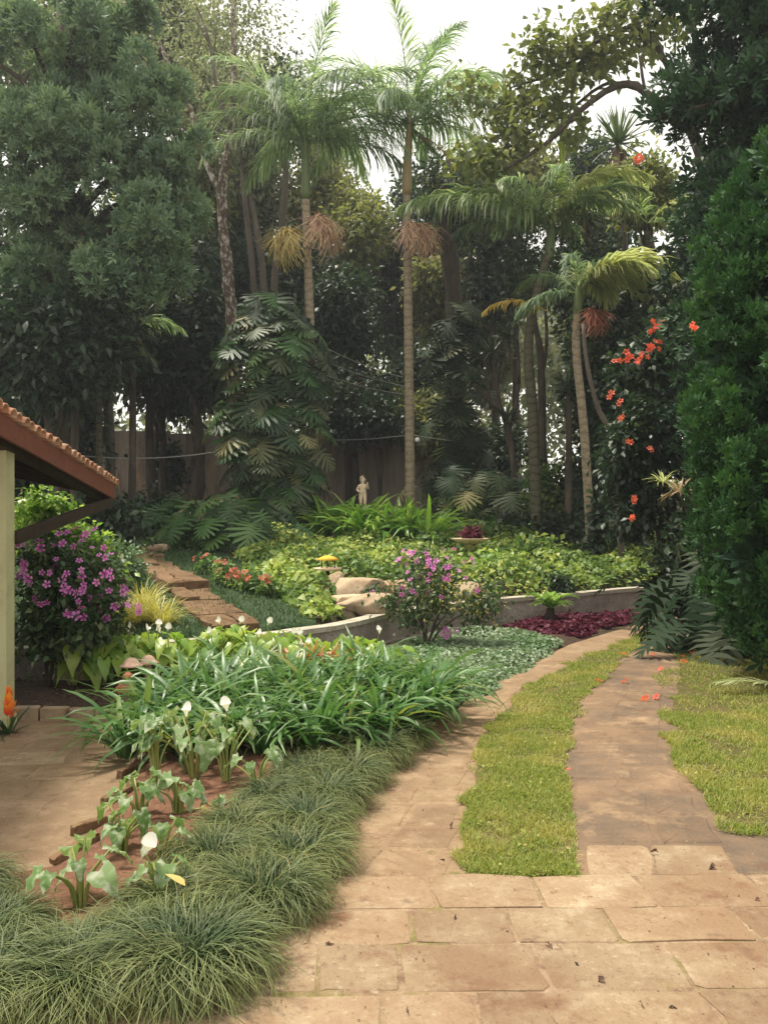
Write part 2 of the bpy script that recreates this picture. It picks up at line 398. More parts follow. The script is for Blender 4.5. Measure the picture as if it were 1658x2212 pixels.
M_gold = leaf('golden_grass', [(0, (0.34, 0.34, 0.06)), (0.5, (0.45, 0.42, 0.11)), (1, (0.55, 0.46, 0.2))], trans=0.3)
M_cover = leaf('silver_cover', [(0, (0.10, 0.165, 0.075)), (0.5, (0.16, 0.23, 0.125)), (1, (0.27, 0.33, 0.22))], trans=0.2, rough=0.45, patch=(0.11, 0.19, 0.08), patch_scale=1.3)
M_purple = leaf('purple_leaf', [(0, (0.045, 0.008, 0.02)), (0.6, (0.09, 0.014, 0.032)), (1, (0.17, 0.04, 0.065))], trans=0.25, rough=0.55, spec=0.15)
M_ivy = leaf('variegated_ivy', [(0, (0.06, 0.12, 0.022)), (0.35, (0.14, 0.23, 0.04)), (0.7, (0.28, 0.36, 0.075)), (1, (0.46, 0.49, 0.16))], trans=0.28, rough=0.5, spec=0.3, patch=(0.09, 0.16, 0.035), patch_scale=0.8)
M_ivyd = leaf('green_creeper', [(0, (0.05, 0.11, 0.025)), (0.6, (0.10, 0.18, 0.045)), (1, (0.26, 0.32, 0.10))], trans=0.3, rough=0.45)
M_phil = leaf('split_leaf', [(0, (0.020, 0.045, 0.020)), (0.5, (0.04, 0.075, 0.032)), (0.80, (0.095, 0.12, 0.06)), (0.92, (0.22, 0.21, 0.10)), (1, (0.38, 0.33, 0.14))], trans=0.16, rough=0.5, spec=0.28)
M_philg = leaf('green_split_leaf', [(0, (0.03, 0.085, 0.022)), (0.6, (0.055, 0.125, 0.035)), (1, (0.10, 0.18, 0.05))], trans=0.22, rough=0.4, spec=0.4)
M_phild = leaf('dark_split_leaf', [(0, (0.0098, 0.0238, 0.0098)), (0.7, (0.0182, 0.0364, 0.0154)), (1, (0.042, 0.0525, 0.028))], trans=0.10, rough=0.6, spec=0.12)
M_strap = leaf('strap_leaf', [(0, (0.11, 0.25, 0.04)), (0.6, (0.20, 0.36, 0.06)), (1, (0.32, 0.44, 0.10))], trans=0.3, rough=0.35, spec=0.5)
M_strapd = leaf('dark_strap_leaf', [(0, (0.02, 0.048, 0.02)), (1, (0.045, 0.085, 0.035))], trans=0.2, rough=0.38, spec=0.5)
M_frond = leaf('palm_frond', [(0, (0.0935, 0.153, 0.0935)), (0.5, (0.1615, 0.238, 0.1445)), (1, (0.289, 0.357, 0.204))], trans=0.5, rough=0.5, spec=0.28)
M_frondg = leaf('bright_palm_frond', [(0, (0.125, 0.2, 0.09375)), (0.5, (0.2125, 0.3, 0.1438)), (1, (0.375, 0.45, 0.225))], trans=0.45, rough=0.42, spec=0.45)
M_frondp = leaf('pale_palm_frond', [(0, (0.30, 0.35, 0.17)), (1, (0.46, 0.48, 0.26))], trans=0.4, rough=0.42)
M_frondy = leaf('yellow_palm_frond', [(0, (0.50, 0.38, 0.07)), (1, (0.62, 0.46, 0.12))], trans=0.35, rough=0.45)
M_spear = leaf('palm_spear', [(0, (0.38, 0.47, 0.08)), (1, (0.5, 0.56, 0.12))], trans=0.3, rough=0.45)
M_dryfrond = leaf('dry_frond', [(0, (0.30, 0.21, 0.13)), (1, (0.42, 0.32, 0.2))], trans=0.2, rough=0.7)
M_pinkfl = leaf('pink_palm_flower', [(0, (0.567, 0.351, 0.27)), (0.6, (0.7425, 0.486, 0.378)), (1, (0.621, 0.486, 0.27))], trans=0.1, rough=0.7)
M_yelfl = leaf('yellow_palm_flower', [(0, (0.567, 0.4455, 0.162)), (1, (0.675, 0.54, 0.2295))], trans=0.1, rough=0.7)
M_redfl = leaf('rust_palm_flower', [(0, (0.30, 0.10, 0.06)), (1, (0.4, 0.15, 0.09))], trans=0.1, rough=0.7)
M_yucca = leaf('yucca_leaf', [(0, (0.05, 0.09, 0.035)), (0.6, (0.09, 0.135, 0.055)), (1, (0.16, 0.2, 0.09))], trans=0.15, rough=0.4, spec=0.5)
M_yuccad = leaf('dark_yucca_leaf', [(0, (0.018, 0.038, 0.02)), (0.8, (0.032, 0.06, 0.03)), (1, (0.09, 0.11, 0.07))], trans=0.12, rough=0.36, spec=0.5)
M_skirt = leaf('dry_skirt', [(0, (0.22, 0.13, 0.085)), (1, (0.36, 0.24, 0.17))], trans=0.1, rough=0.8)
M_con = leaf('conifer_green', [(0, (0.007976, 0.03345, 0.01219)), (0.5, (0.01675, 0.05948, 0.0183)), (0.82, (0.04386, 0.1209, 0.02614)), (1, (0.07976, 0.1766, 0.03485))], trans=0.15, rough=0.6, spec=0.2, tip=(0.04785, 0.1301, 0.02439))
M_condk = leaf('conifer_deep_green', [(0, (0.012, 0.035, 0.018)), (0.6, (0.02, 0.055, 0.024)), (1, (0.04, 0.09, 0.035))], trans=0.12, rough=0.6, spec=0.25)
M_conblue = leaf('cypress_blue_green', [(0, (0.064, 0.1152, 0.0768)), (0.6, (0.0992, 0.16, 0.0992)), (1, (0.176, 0.256, 0.136))], trans=0.2, rough=0.65, spec=0.25, tip=(0.208, 0.304, 0.16))
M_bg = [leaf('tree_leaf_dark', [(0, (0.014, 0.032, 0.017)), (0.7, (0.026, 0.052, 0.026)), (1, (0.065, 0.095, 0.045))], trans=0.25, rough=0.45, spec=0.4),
        leaf('tree_leaf_olive', [(0, (0.072, 0.09, 0.036)), (0.6, (0.132, 0.144, 0.0576)), (1, (0.24, 0.24, 0.108))], trans=0.42, rough=0.5, spec=0.35),
        leaf('tree_leaf_light', [(0, (0.08, 0.105, 0.035)), (0.6, (0.14, 0.165, 0.05)), (1, (0.25, 0.25, 0.09))], trans=0.4, rough=0.5, spec=0.35),
        leaf('tree_leaf_hazed', [(0, (0.1015, 0.1232, 0.07975)), (0.6, (0.174, 0.1958, 0.1232)), (1, (0.2755, 0.29, 0.1885))], trans=0.4, rough=0.5, spec=0.35)]  # pale grey puts the haze over distant crowns into the leaf colour
M_lime = leaf('lime_shrub_leaf', [(0, (0.11, 0.22, 0.035)), (0.6, (0.2, 0.33, 0.06)), (1, (0.34, 0.45, 0.11))], trans=0.35, rough=0.4)
M_tib = leaf('shrub_leaf', [(0, (0.025, 0.055, 0.02)), (0.6, (0.05, 0.095, 0.032)), (1, (0.12, 0.15, 0.06))], trans=0.25, rough=0.5)
M_mag = leaf('magenta_petal', [(0, (0.40, 0.045, 0.33)), (0.6, (0.56, 0.10, 0.46)), (1, (0.70, 0.26, 0.58))], trans=0.3, rough=0.6, tip=(0.72, 0.34, 0.66))
M_coral = leaf('coral_petal', [(0, (0.70, 0.10, 0.055)), (1, (0.80, 0.18, 0.10))], trans=0.3, rough=0.6)
M_redp = leaf('red_petal', [(0, (0.396, 0.072, 0.036)), (1, (0.4464, 0.1152, 0.0648))], trans=0.2, rough=0.6)
M_orange = leaf('orange_bract', [(0, (0.75, 0.18, 0.03)), (0.5, (0.70, 0.07, 0.03)), (1, (0.8, 0.34, 0.05))], trans=0.25, rough=0.5, tip=(0.8, 0.4, 0.04))
M_brom = leaf('rust_bromeliad', [(0, (0.36, 0.11, 0.05)), (0.6, (0.44, 0.17, 0.08)), (1, (0.40, 0.24, 0.09))], trans=0.25, rough=0.45)
M_dead = leaf('dead_leaf', [(0, (0.06, 0.035, 0.025)), (1, (0.12, 0.06, 0.04))], trans=0.1, rough=0.8)
M_pollen = leaf('yellow_pollen', [(0, (0.7, 0.5, 0.08)), (1, (0.75, 0.55, 0.1))], trans=0.0)

# ------------------------------------------------------------------ leaf templates (along +Y, upper side +Z)
def t_leaf(w=0.5, segs=4, fold=0.18, droop=0.25, peak=0.4):
    """a pointed oval leaf of length 1 folded along its midrib"""
    V, T, L = [], [], []
    for i in range(segs + 1):
        t = i / segs
        if t <= 0 or t >= 1: ww = 0.0
        else: ww = w * 0.5 * math.sin(math.pi * t ** (math.log(0.5) / math.log(peak))) ** 0.8
        z = -droop * t * t
        V += [(-ww, t, z + fold * ww), (0, t, z), (ww, t, z + fold * ww)]; L += [t, t, t]
        if i:
            a, b = (i-1)*3, i*3
            T += [(a, a+1, b+1), (a, b+1, b), (a+1, a+2, b+2), (a+1, b+2, b+1)]
    V = np.array(V); T = np.array(T); 
    keep = [k for k in range(len(T)) if np.linalg.norm(np.cross(V[T[k][1]]-V[T[k][0]], V[T[k][2]]-V[T[k][0]])) > 1e-9]
    return V, T[keep], np.array(L)

T_LEAF = t_leaf(0.62, 2)
T_LEAFW = t_leaf(0.95, 2, 0.12, 0.35)
T_QUAD = (np.array([(0, 0, 0), (-0.22, 0.45, 0.05), (0.22, 0.45, 0.05), (0, 1, -0.15)], float), np.array([(0, 2, 1), (1, 2, 3)]), np.array([0, .5, .5, 1.]))
T_HEART = None
def t_heart(w=0.9, fold=0.1, droop=0.35, wave=0.05):
    """arrow / heart shaped leaf; the stalk meets it at the origin, back lobes reach behind it"""
    prof = [(-0.22, 0.30), (-0.1, 0.46), (0.1, 0.5), (0.3, 0.44), (0.55, 0.3), (0.8, 0.12), (1.0, 0.0)]
    V, T, L = [], [], []
    for i, (y, ww) in enumerate(prof):
        ym = max(y, 0.0) if i < 2 else y
        z = -droop * max(y, 0) ** 2
        s = wave * (1 if i % 2 else -1)
        V += [(-ww*w, y, z + fold*ww + s), (0, ym, z), (ww*w, y, z + fold*ww - s)]; L += [max(y, 0)]*3
        if i:
            a, b = (i-1)*3, i*3
            T += [(a, a+1, b+1), (a, b+1, b), (a+1, a+2, b+2), (a+1, b+2, b+1)]
    return np.array(V), np.array(T), np.array(L)
T_HEART = t_heart()
T_IVY = (np.array([(0, 0, 0), (-0.42, 0.02, 0.06), (-0.33, 0.42, 0.02), (0, 0.45, -0.06), (0.33, 0.42, 0.05), (0.42, 0.02, 0.03), (0, 1, -0.35)], float),
         np.array([(0, 2, 1), (0, 3, 2), (0, 4, 3), (0, 5, 4), (3, 6, 2), (3, 4, 6)]), np.array([0, .1, .4, .45, .4, .1, 1.]))
def t_split(lobes=6, w=0.5, droop=0.45, fold=0.12, seed=0, web=0.55):
    """a deeply cut leaf: web along the midrib and pointed lobes on both sides"""
    r = rg(seed); V, T, L = [], [], []
    def zz(x, y): return -droop * y * y * 0.9 + fold * abs(x) - 0.55 * x * x
    def v(x, y):
        V.append((x, y, zz(x, y))); L.append(max(0, min(1, y))); return len(V) - 1
    n = lobes
    mids = [v(0, i / (n + 0.3)) for i in range(n + 1)]
    tipv = v(0, 1.02)
    for s in (-1, 1):
        for i in range(n):
            y0, y1 = i/(n+0.3), (i+1)/(n+0.3)
            t = (i + 0.5) / n
            wid = w * (0.62 + 0.75 * math.sin(math.pi * min(1, t*0.8 + 0.25))) * (1 - 0.5*t**3) * r.uniform(0.9, 1.08)
            ang = R(-32 + 100 * t)
            dx, dy = math.cos(ang), math.sin(ang)
            a, b = mids[i], mids[i+1]
            c = v(s*wid*web*dx, y0 + wid*web*dy + 0.0)
            d = v(s*wid*web*dx - s*0.01, y1 + wid*web*dy - 0.035)
            e = v(s*wid*dx, (y0+y1)/2 + wid*dy)
            tr = [(a, b, d), (a, d, c), (c, d, e)]
            T += tr if s < 0 else [(x[0], x[2], x[1]) for x in tr]
    a = mids[-1]
    c, d = v(-0.07, 0.97), v(0.07, 0.97)
    T += [(a, d, c), (c, d, tipv)]
    return np.array(V), np.array(T), np.array(L)
SPLITS = [t_split(seed=k, lobes=7 + k % 2, w=0.52 + 0.05*k, droop=0.3 + 0.15*k, web=0.86) for k in range(3)]

def tpl_g(tpl, s=1.0, r=0.5):
    g = G(); g.add(tpl[0] * s, tpl[1], r, tpl[2]); return g

def blades(n, rng, base_r, L, el, bend, w, segs=4, az=None, p=1.6, jitter=0.25, pos=None, keel=0.0, tipw=0.0):
    """n arching strap leaves from one root: length, start elevation, bend (all ranges), width"""
    az = rng.uniform(0, 2*np.pi, n) if az is None else np.asarray(az)
    Ln = rng.uniform(*L, n); e0 = np.radians(rng.uniform(*el, n)); bd = np.radians(rng.uniform(*bend, n))
    ww = w * rng.uniform(0.75, 1.2, n)
    s = np.linspace(0, 1, segs + 1)
    ang = e0[:, None] - bd[:, None] * s[None] ** 1.2
    ds = Ln[:, None] / segs
    hx = np.concatenate([np.zeros((n, 1)), np.cumsum(np.cos((ang[:, 1:] + ang[:, :-1]) / 2) * ds, 1)], 1)
    hz = np.concatenate([np.zeros((n, 1)), np.cumsum(np.sin((ang[:, 1:] + ang[:, :-1]) / 2) * ds, 1)], 1)
    r0 = base_r * np.sqrt(rng.uniform(0, 1, n)); ba = az + rng.normal(0, 0.8, n)
    if pos is None: px, py, pz = r0*np.cos(ba), r0*np.sin(ba), np.zeros(n)
    else: px, py, pz = pos[:, 0], pos[:, 1], pos[:, 2]
    wob = rng.normal(0, jitter, n)[:, None] * s[None] ** 2
    A = az[:, None] + wob
    C = np.stack([px[:, None] + hx*np.cos(A), py[:, None] + hx*np.sin(A), pz[:, None] + hz], -1)
    prof = np.minimum(1.0, (1 - s) ** (1/p) * 1.05) * (0.55 + 0.45*np.minimum(1, s*4))
    prof[-1] = tipw
    tw = rng.normal(0, 0.5, n)[:, None] * s[None]
    sx = np.stack([-np.sin(A), np.cos(A), 0*A], -1)
    nz = np.stack([-np.sin(ang)*np.cos(A), -np.sin(ang)*np.sin(A), np.cos(ang)], -1)
    side = sx*np.cos(tw)[..., None] + nz*np.sin(tw)[..., None]
    hw = (ww[:, None] * prof[None] * 0.5)[..., None]
    g = G()
    rn = rng.uniform(0, 1, n)
    if keel:
        V = np.stack([C - side*hw + nz*hw*keel, C, C + side*hw + nz*hw*keel], 2); m = 3
    else:
        V = np.stack([C - side*hw, C + side*hw], 2); m = 2
    k = (segs + 1) * m
    T = []
    for i in range(segs):
        for j in range(m - 1):
            a = i*m + j; T += [(a, a+1, a+m+1)] if (i == segs - 1 and tipw == 0) else [(a, a+1, a+m+1), (a, a+m+1, a+m)]
    T = np.array(T)
    TT = (T[None] + (np.arange(n)*k)[:, None, None]).reshape(-1, 3)
    g.add(V.reshape(-1, 3), TT, np.repeat(rn, k), np.tile(np.repeat(s, m), n))
    return g

def frond(L, a0, bend, n=46, ll=0.55, lw=0.035, droop=70, vee=35, seed=0, rr=0.016, curl=0.0, stalk=0.12, spread=60):
    """a feather palm leaf growing along +Y, start elevation a0, bending down by bend degrees"""
    r = rg(seed)
    S = 14
    s = np.linspace(0, 1, S)
    ang = R(a0) - R(bend) * s ** 1.4
    y = np.concatenate([[0], np.cumsum(np.cos((ang[1:]+ang[:-1])/2) * L/(S-1))])
    z = np.concatenate([[0], np.cumsum(np.sin((ang[1:]+ang[:-1])/2) * L/(S-1))])
    x = curl * L * s ** 2
    g = G()
    tube(g, np.stack([x, y, z], 1), rr * (1 - 0.85*s) + 0.003, 4, r=0.95, cap=False)
    for side in (-1, 1):
        t = np.sort(np.clip(np.linspace(stalk, 0.995, n) + r.normal(0, 0.006, n), 0, 1))
        bx, by, bz, ba = (np.interp(t, s, q) for q in (x, y, z, ang))
        tl = ll * (np.sin(np.pi * np.clip(0.18 + 0.74*t, 0, 1)) ** 0.7) * r.uniform(0.85, 1.1, n)
        fwd = np.radians(90 - spread + 38*t + r.normal(0, 6, n))
        tan = np.stack([0*t, np.cos(ba), np.sin(ba)], 1); up = np.stack([0*t, -np.sin(ba), np.cos(ba)], 1)
        v0 = np.radians(vee + r.normal(0, 9, n))
        lat = np.stack([side*np.cos(v0), 0*t, 0*t], 1) + up * np.sin(v0)[:, None]
        d = lat * np.cos(fwd)[:, None] + tan * np.sin(fwd)[:, None]
        K = 4
        P = [np.stack([bx, by, bz], 1)]
        dr = R(droop) * r.uniform(0.6, 1.25, n)
        for k in range(1, K):
            f = np.clip((dr * (k/(K-1)) ** 1.0), 0, 1.5)
            dd = norm(d * np.cos(f)[:, None] + np.array([0, 0, -1.0]) * np.sin(f)[:, None])
            P.append(P[-1] + dd * (tl/(K-1))[:, None])
        P = np.stack(P, 1)
        wp = np.array([0.6, 1.0, 0.75, 0.0]) * lw * 0.5
        wd = norm(np.cross(d, np.array([0, 0, 1.0]))); wd = norm(wd + 0.6*tan)
        V = np.stack([P - wd[:, None]*wp[None, :, None], P + wd[:, None]*wp[None, :, None]], 2)
        T = []
        for i in range(K-1): T += [(i*2, i*2+1, i*2+3), (i*2, i*2+3, i*2+2)]
        TT = (np.array(T)[None] + (np.arange(n)*K*2)[:, None, None]).reshape(-1, 3)
        g.add(V.reshape(-1, 3), TT, np.repeat(np.clip(r.normal(0.35, 0.2, n), 0, .9), K*2), np.tile(np.repeat(np.linspace(0, 1, K), 2), n))
    return g

def crown(g, clumps, n_twigs, per, tpl, size, rng, twig_r=0.25, droop=0.3, shell=0.45, outw=0.8):
    """leaf bunches spread through ellipsoid clumps"""
    cl = np.array([list(c) + list(r) for c, r in clumps], float)
    vol = (cl[:, 3]*cl[:, 4]*cl[:, 5]) ** 0.75
    pick = rng.choice(len(cl), n_twigs, p=vol/vol.sum())
    d = norm(rng.normal(size=(n_twigs, 3)))
    rad = rng.uniform(0, 1, n_twigs) ** shell
    tw = cl[pick, :3] + d * rad[:, None] * cl[pick, 3:]
    base = rng.uniform(0, 1, n_twigs)
    k = n_twigs * per
    pos = np.repeat(tw, per, 0) + rng.normal(0, twig_r*0.5, (k, 3))
    dirs = norm(outw*np.repeat(d, per, 0) + rng.normal(0, 0.8, (k, 3)) + np.array([0, 0, -droop]))
    ups = norm(np.array([0, 0, 1.0]) + rng.normal(0, 0.55, (k, 3)))
    M = frames(dirs, ups) * rng.uniform(size[0], size[1], k)[:, None, None]
    scatter(g, tpl, pos, M, np.clip(np.repeat(base, per)*0.65 + rng.uniform(0, 0.35, k), 0, 0.999))

def subclumps(c, r, k, rng, f=0.45):
    out = []
    for _ in range(k):
        d = norm(rng.normal(size=3)); q = rng.uniform(0.2, 1) ** 0.5
        out.append((np.array(c) + d*q*np.array(r)*(1-f*0.5), np.array(r)*f*rng.uniform(0.75, 1.2)))
    return out

# ------------------------------------------------------------------ terrain
NX = np.array([-40, -12, -3.5, -2.4, -1.56, -0.71, -0.06, 0.4, 2.02, 4.67, 7, 12, 40.0])
NY = np.array([8.0, 8.3, 8.9, 9.25, 9.67, 10.45, 11.7, 12.5, 13.85, 15.46, 16.3, 17.5, 22.0])
def H0(x): return np.interp(x, [-4, 0, 3, 6], [0.30, 0.34, 0.38, 0.45])
def H(x, y):
    """flat garden in front of the low retaining wall, planted slope above it"""
    x = np.asarray(x, float); y = np.asarray(y, float)
    f = np.interp(x, [-2.5, -1.2, 0.3, 2, 4, 12], [1.0, 0.75, 0.72, 0.86, 0.9, 0.95])
    d = (y - np.interp(x, NX, NY)) * f
    s = np.interp(x, [-5, -2, 1], [0.08, 0.09, 0.12])
    up = H0(x) + s*np.clip(d, 0, 14) + 0.02*np.clip(d - 14, 0, 60)
    t = np.clip((d - 0.1)/0.25, 0, 1)
    return -0.05*(1-t) + up*t
def h(x, y): return float(H(x, y))

def sheet(name, poly_fn, mat, z, xs, ys, label=None, kind='structure', jit=0.0, seed=0):
    pass

def poly_mask(px, py, poly):
    poly = np.array(poly); n = len(poly); inside = np.zeros(px.shape, bool)
    j = n - 1
    for i in range(n):
        xi, yi = poly[i]; xj, yj = poly[j]
        c = ((yi > py) != (yj > py)) & (px < (xj-xi)*(py-yi)/(yj-yi+1e-12)+xi)
        inside ^= c; j = i
    return inside

def poly_points(poly, n, rng):
    poly = np.array(poly, float); lo, hi = poly.min(0), poly.max(0)
    out = np.zeros((0, 2))
    while len(out) < n:
        p = rng.uniform(lo, hi, (n*2, 2))
        out = np.vstack([out, p[poly_mask(p[:, 0], p[:, 1], poly)]])
    return out[:n]

def strip(g, A, B, za, zb, n=60, m=6, wob=0.0, seed=0, follow=False):
    """a sheet between two polylines"""
    A, B = np.array(A, float), np.array(B, float)
    def res(P):
        q = np.concatenate([[0], np.cumsum(np.linalg.norm(np.diff(P, axis=0), axis=1))]); t = np.linspace(0, q[-1], n)
        return np.stack([np.interp(t, q, P[:, 0]), np.interp(t, q, P[:, 1])], 1)
    a, b = res(A), res(B); r = rg(seed)
    if wob:
        wv = np.convolve(r.normal(0, wob, n+4), [0.25, .5, .25], 'same')[2:-2]; a = a + wv[:, None]*norm(a-b)
        wv = np.convolve(r.normal(0, wob, n+4), [0.25, .5, .25], 'same')[2:-2]; b = b + wv[:, None]*norm(b-a)
    t = np.linspace(0, 1, m)
    P = a[:, None]*(1-t)[None, :, None] + b[:, None]*t[None, :, None]
    z = za*(1-t) + zb*t
    Z = np.broadcast_to(z, (n, m)) if not follow else H(P[..., 0], P[..., 1]) + np.broadcast_to(z, (n, m))
    V = np.concatenate([P, Z[..., None]], -1).reshape(-1, 3)
    T = []
    for i in range(n-1):
        for j in range(m-1):
            p = i*m+j; T += [(p, p+1, p+m+1), (p, p+m+1, p+m)]
    T = np.array(T)
    nrm = np.cross(V[T[:, 1]]-V[T[:, 0]], V[T[:, 2]]-V[T[:, 0]])[:, 2]
    if nrm.sum() < 0: T = T[:, ::-1]
    g.add(V, T, 0.5)
    return g

gx = np.concatenate([np.linspace(-90, -14, 12), np.linspace(-13, 13, 90), np.linspace(14, 90, 12)])
gy = np.concatenate([np.linspace(-30, -1, 6), np.linspace(0, 32, 110), np.linspace(34, 170, 20)])
XX, YY = np.meshgrid(gx, gy, indexing='ij')
ZZ = H(XX, YY)
g = G(); n1, n2 = XX.shape
V = np.stack([XX, YY, ZZ], -1).reshape(-1, 3)
T = []
for i in range(n1-1):
    for j in range(n2-1):
        p = i*n2+j; T += [(p, p+n2, p+n2+1), (p, p+n2+1, p+1)]
g.add(V, T, 0.5)
tag(g.build('garden_ground', M_soil), kind='structure')

# trodden yard and driveway dirt (one sheet, 4 mm steps above the soil)
g = G(); strip(g, [(-14, -6), (-14, 7.6)], [(14, -6), (14, 7.6)], -0.03, -0.03, n=40, m=40)
tag(g.build('dirt_yard', M_dirt), kind='structure')

# low pebble-dashed retaining wall with pale coping
def retaining_wall():
    P = np.array([(x, y+0.06) for x, y in zip(NX[1:12], NY[1:12])])
    cv = curve([(p[0], p[1], 0) for p in P], 300)[:, :2]
    q = np.concatenate([[0], np.cumsum(np.linalg.norm(np.diff(cv, axis=0), axis=1))])
    root = empty('retaining_wall', (0.0, 12.0, -0.05))
    tag(root, 'low curved pebbled retaining wall with pale coping below the ivy slope', 'wall')
    off = np.array([0.0, 12.0, -0.05]); r = rg(3); t = 0.0
    while t < q[-1] - 0.2:
        L = r.uniform(0.55, 0.7); t1 = min(t + L, q[-1])
        a, b = [np.array([np.interp(u, q, cv[:, k]) for k in (0, 1)]) for u in (t, t1)]
        za, zb = float(H0(a[0])), float(H0(b[0]))
        d = norm(b - a)
        for name, w, zl, zh, mat, gap in (('wall_segment', 0.15, -0.12, -0.03, M_gravel, -0.004), ('coping_stone', 0.21, -0.03, 0.03, M_kerb, 0.004), ('footing', 0.25, None, None, M_kerb, 0.003)):
            A, B = a + d*gap, b - d*gap
            nrm = np.array([-d[1], d[0]]) * w/2
            if name == 'footing': z0, z1, z2 = -0.12, -0.015, -0.015
            elif name == 'coping_stone': z0, z1, z2 = None, za + zh, zb + zh
            else: z0, z1, z2 = -0.1, za + zh, zb + zh
            jit = r.normal(0, 0.003)
            V = [(*(A-nrm), z0 if z0 is not None else za+zl), (*(B-nrm), z0 if z0 is not None else zb+zl), (*(B+nrm), z0 if z0 is not None else zb+zl), (*(A+nrm), z0 if z0 is not None else za+zl),
                 (*(A-nrm), z1+jit), (*(B-nrm), z2+jit), (*(B+nrm), z2+jit), (*(A+nrm), z1+jit)]
            Q = [(0,3,2,1),(4,5,6,7),(0,1,5,4),(1,2,6,5),(2,3,7,6),(3,0,4,7)]
            T = [x for p in Q for x in ((p[0],p[1],p[2]),(p[0],p[2],p[3]))]
            g = G(); g.add(np.array(V) - off, T, r.uniform()); g.build(name, mat, root, smooth=False)
        t = t1
retaining_wall()

# wheel tracks
LT_L = [(-0.5, 3.95), (-0.28, 4.6), (-0.05, 5.6), (0.25, 6.4), (0.65, 7.3), (1.0, 8.36), (1.8, 10.0), (2.6, 11.6), (4.1, 13.7), (5.2, 14.9)]
LT_R = [(0.37, 3.95), (0.42, 4.6), (0.54, 5.5), (0.72, 6.4), (0.96, 7.36), (1.4, 8.6), (2.05, 9.8), (2.5, 10.6), (3.78, 12.6), (5.2, 14.2)]
RT_L = [(0.9, 3.95), (1.02, 4.6), (1.24, 5.82), (1.38, 6.5), (1.56, 7.02), (1.9, 8.1), (2.36, 9.1), (3.0, 10.6), (3.78, 12.1), (5.2, 13.8)]
RT_R = [(1.7, 3.95), (1.81, 4.6), (1.93, 5.5), (2.1, 6.4), (2.42, 7.36), (2.75, 8.4), (3.1, 9.4), (3.75, 10.8), (4.5, 12.1), (5.9, 13.6)]
g = G(); strip(g, [(x-.1, y) for x, y in LT_L], [(x+.16, y) for x, y in LT_R], -0.022, -0.022, n=60, m=6, wob=0.02, seed=1)
tag(g.build('wheel_track', M_dirt), kind='structure')
g = G(); strip(g, [(x-.16, y) for x, y in RT_L], [(x+.25, y) for x, y in RT_R], -0.0185, -0.0185, n=60, m=6, wob=0.02, seed=2)
rt = tag(g.build('wheel_track', M_track), kind='structure')
lt = [o for o in col.objects if o.name == 'wheel_track'][0]

def slab_geo(poly, z0, z1, rng, ch=0.012):
    """one hewn stone: outline, slightly uneven chamfered top"""
    poly = np.array(poly, float); n = len(poly); c = poly.mean(0)
    inn = poly + (c - poly) * (ch / np.linalg.norm(c - poly, axis=1))[:, None]
    zt = z1 + rng.normal(0, 0.0012, n)
    V = np.vstack([np.c_[poly, np.full(n, z0)], np.c_[poly, zt - ch*0.45], np.c_[inn, zt], np.r_[c, z1 + rng.normal(0, 0.001)]])
    T = []
    for i in range(n):
        j = (i+1) % n
        T += [(i, j, n+j), (i, n+j, n+i), (n+i, n+j, 2*n+j), (n+i, 2*n+j, 2*n+i), (2*n+i, 2*n+j, 3*n)]
    return V, np.array(T)

def outline(x0, x1, y0, y1, rng, j=0.02):
    """a four-sided stone with a few extra points and worn corners"""
    pts = []
    c = [(x0, y0), (x1, y0), (x1, y1), (x0, y1)]
    for i in range(4):
        a, b = np.array(c[i]), np.array(c[(i+1) % 4])
        L = np.linalg.norm(b-a); u = (b-a)/L; k = min(0.018, L*0.2)
        pts += [a + u*k*rng.uniform(0.4, 1.2), a + u*L*rng.uniform(0.4, 0.6), b - u*k*rng.uniform(0.4, 1.2)]
    return np.array(pts) + rng.normal(0, j*0.3, (12, 2))

# paved yard in front: rows of sandstone slabs
mort = G(); strip(mort, [(-1.6, 0.8), (-1.6, 3.98)], [(5.2, 0.8), (5.2, 3.98)], -0.0045, -0.0045, n=30, m=40)
yard = tag(mort.build('paved_yard', M_moss), kind='structure')
r = rg(11)
yb = [4.0, 3.66, 3.36, 3.02, 2.72, 2.40, 2.05, 1.7, 1.3]
for k in range(len(yb)-1):
    y1, y0 = yb[k], yb[k+1]
    x = -1.5 + r.uniform(-0.3, 0)
    while x < 4.6:
        wd = r.uniform(0.36, 0.56)
        if r.uniform() < 0.2: wd *= 0.6
        skew = -0.05
        jx = r.uniform(0.004, 0.012); jy = r.uniform(0.003, 0.009)
        P = outline(x+jx, x+wd-jx, y0+jy, y1-jy, r)
        P[:, 0] += skew*(P[:, 1]-y0)
        P[:, 1] += 0.02*(P[:, 0]-0.8) * (1 if k % 2 else 0.6)
        V, T = slab_geo(P, -0.03, r.normal(-0.001, 0.0014), r, ch=0.004)
        c = V.mean(0)
        gg = G(); gg.add(V-c, T, r.uniform())
        gg.build('paving_slab', M_slab, yard, loc=c, smooth=False)
        x += wd
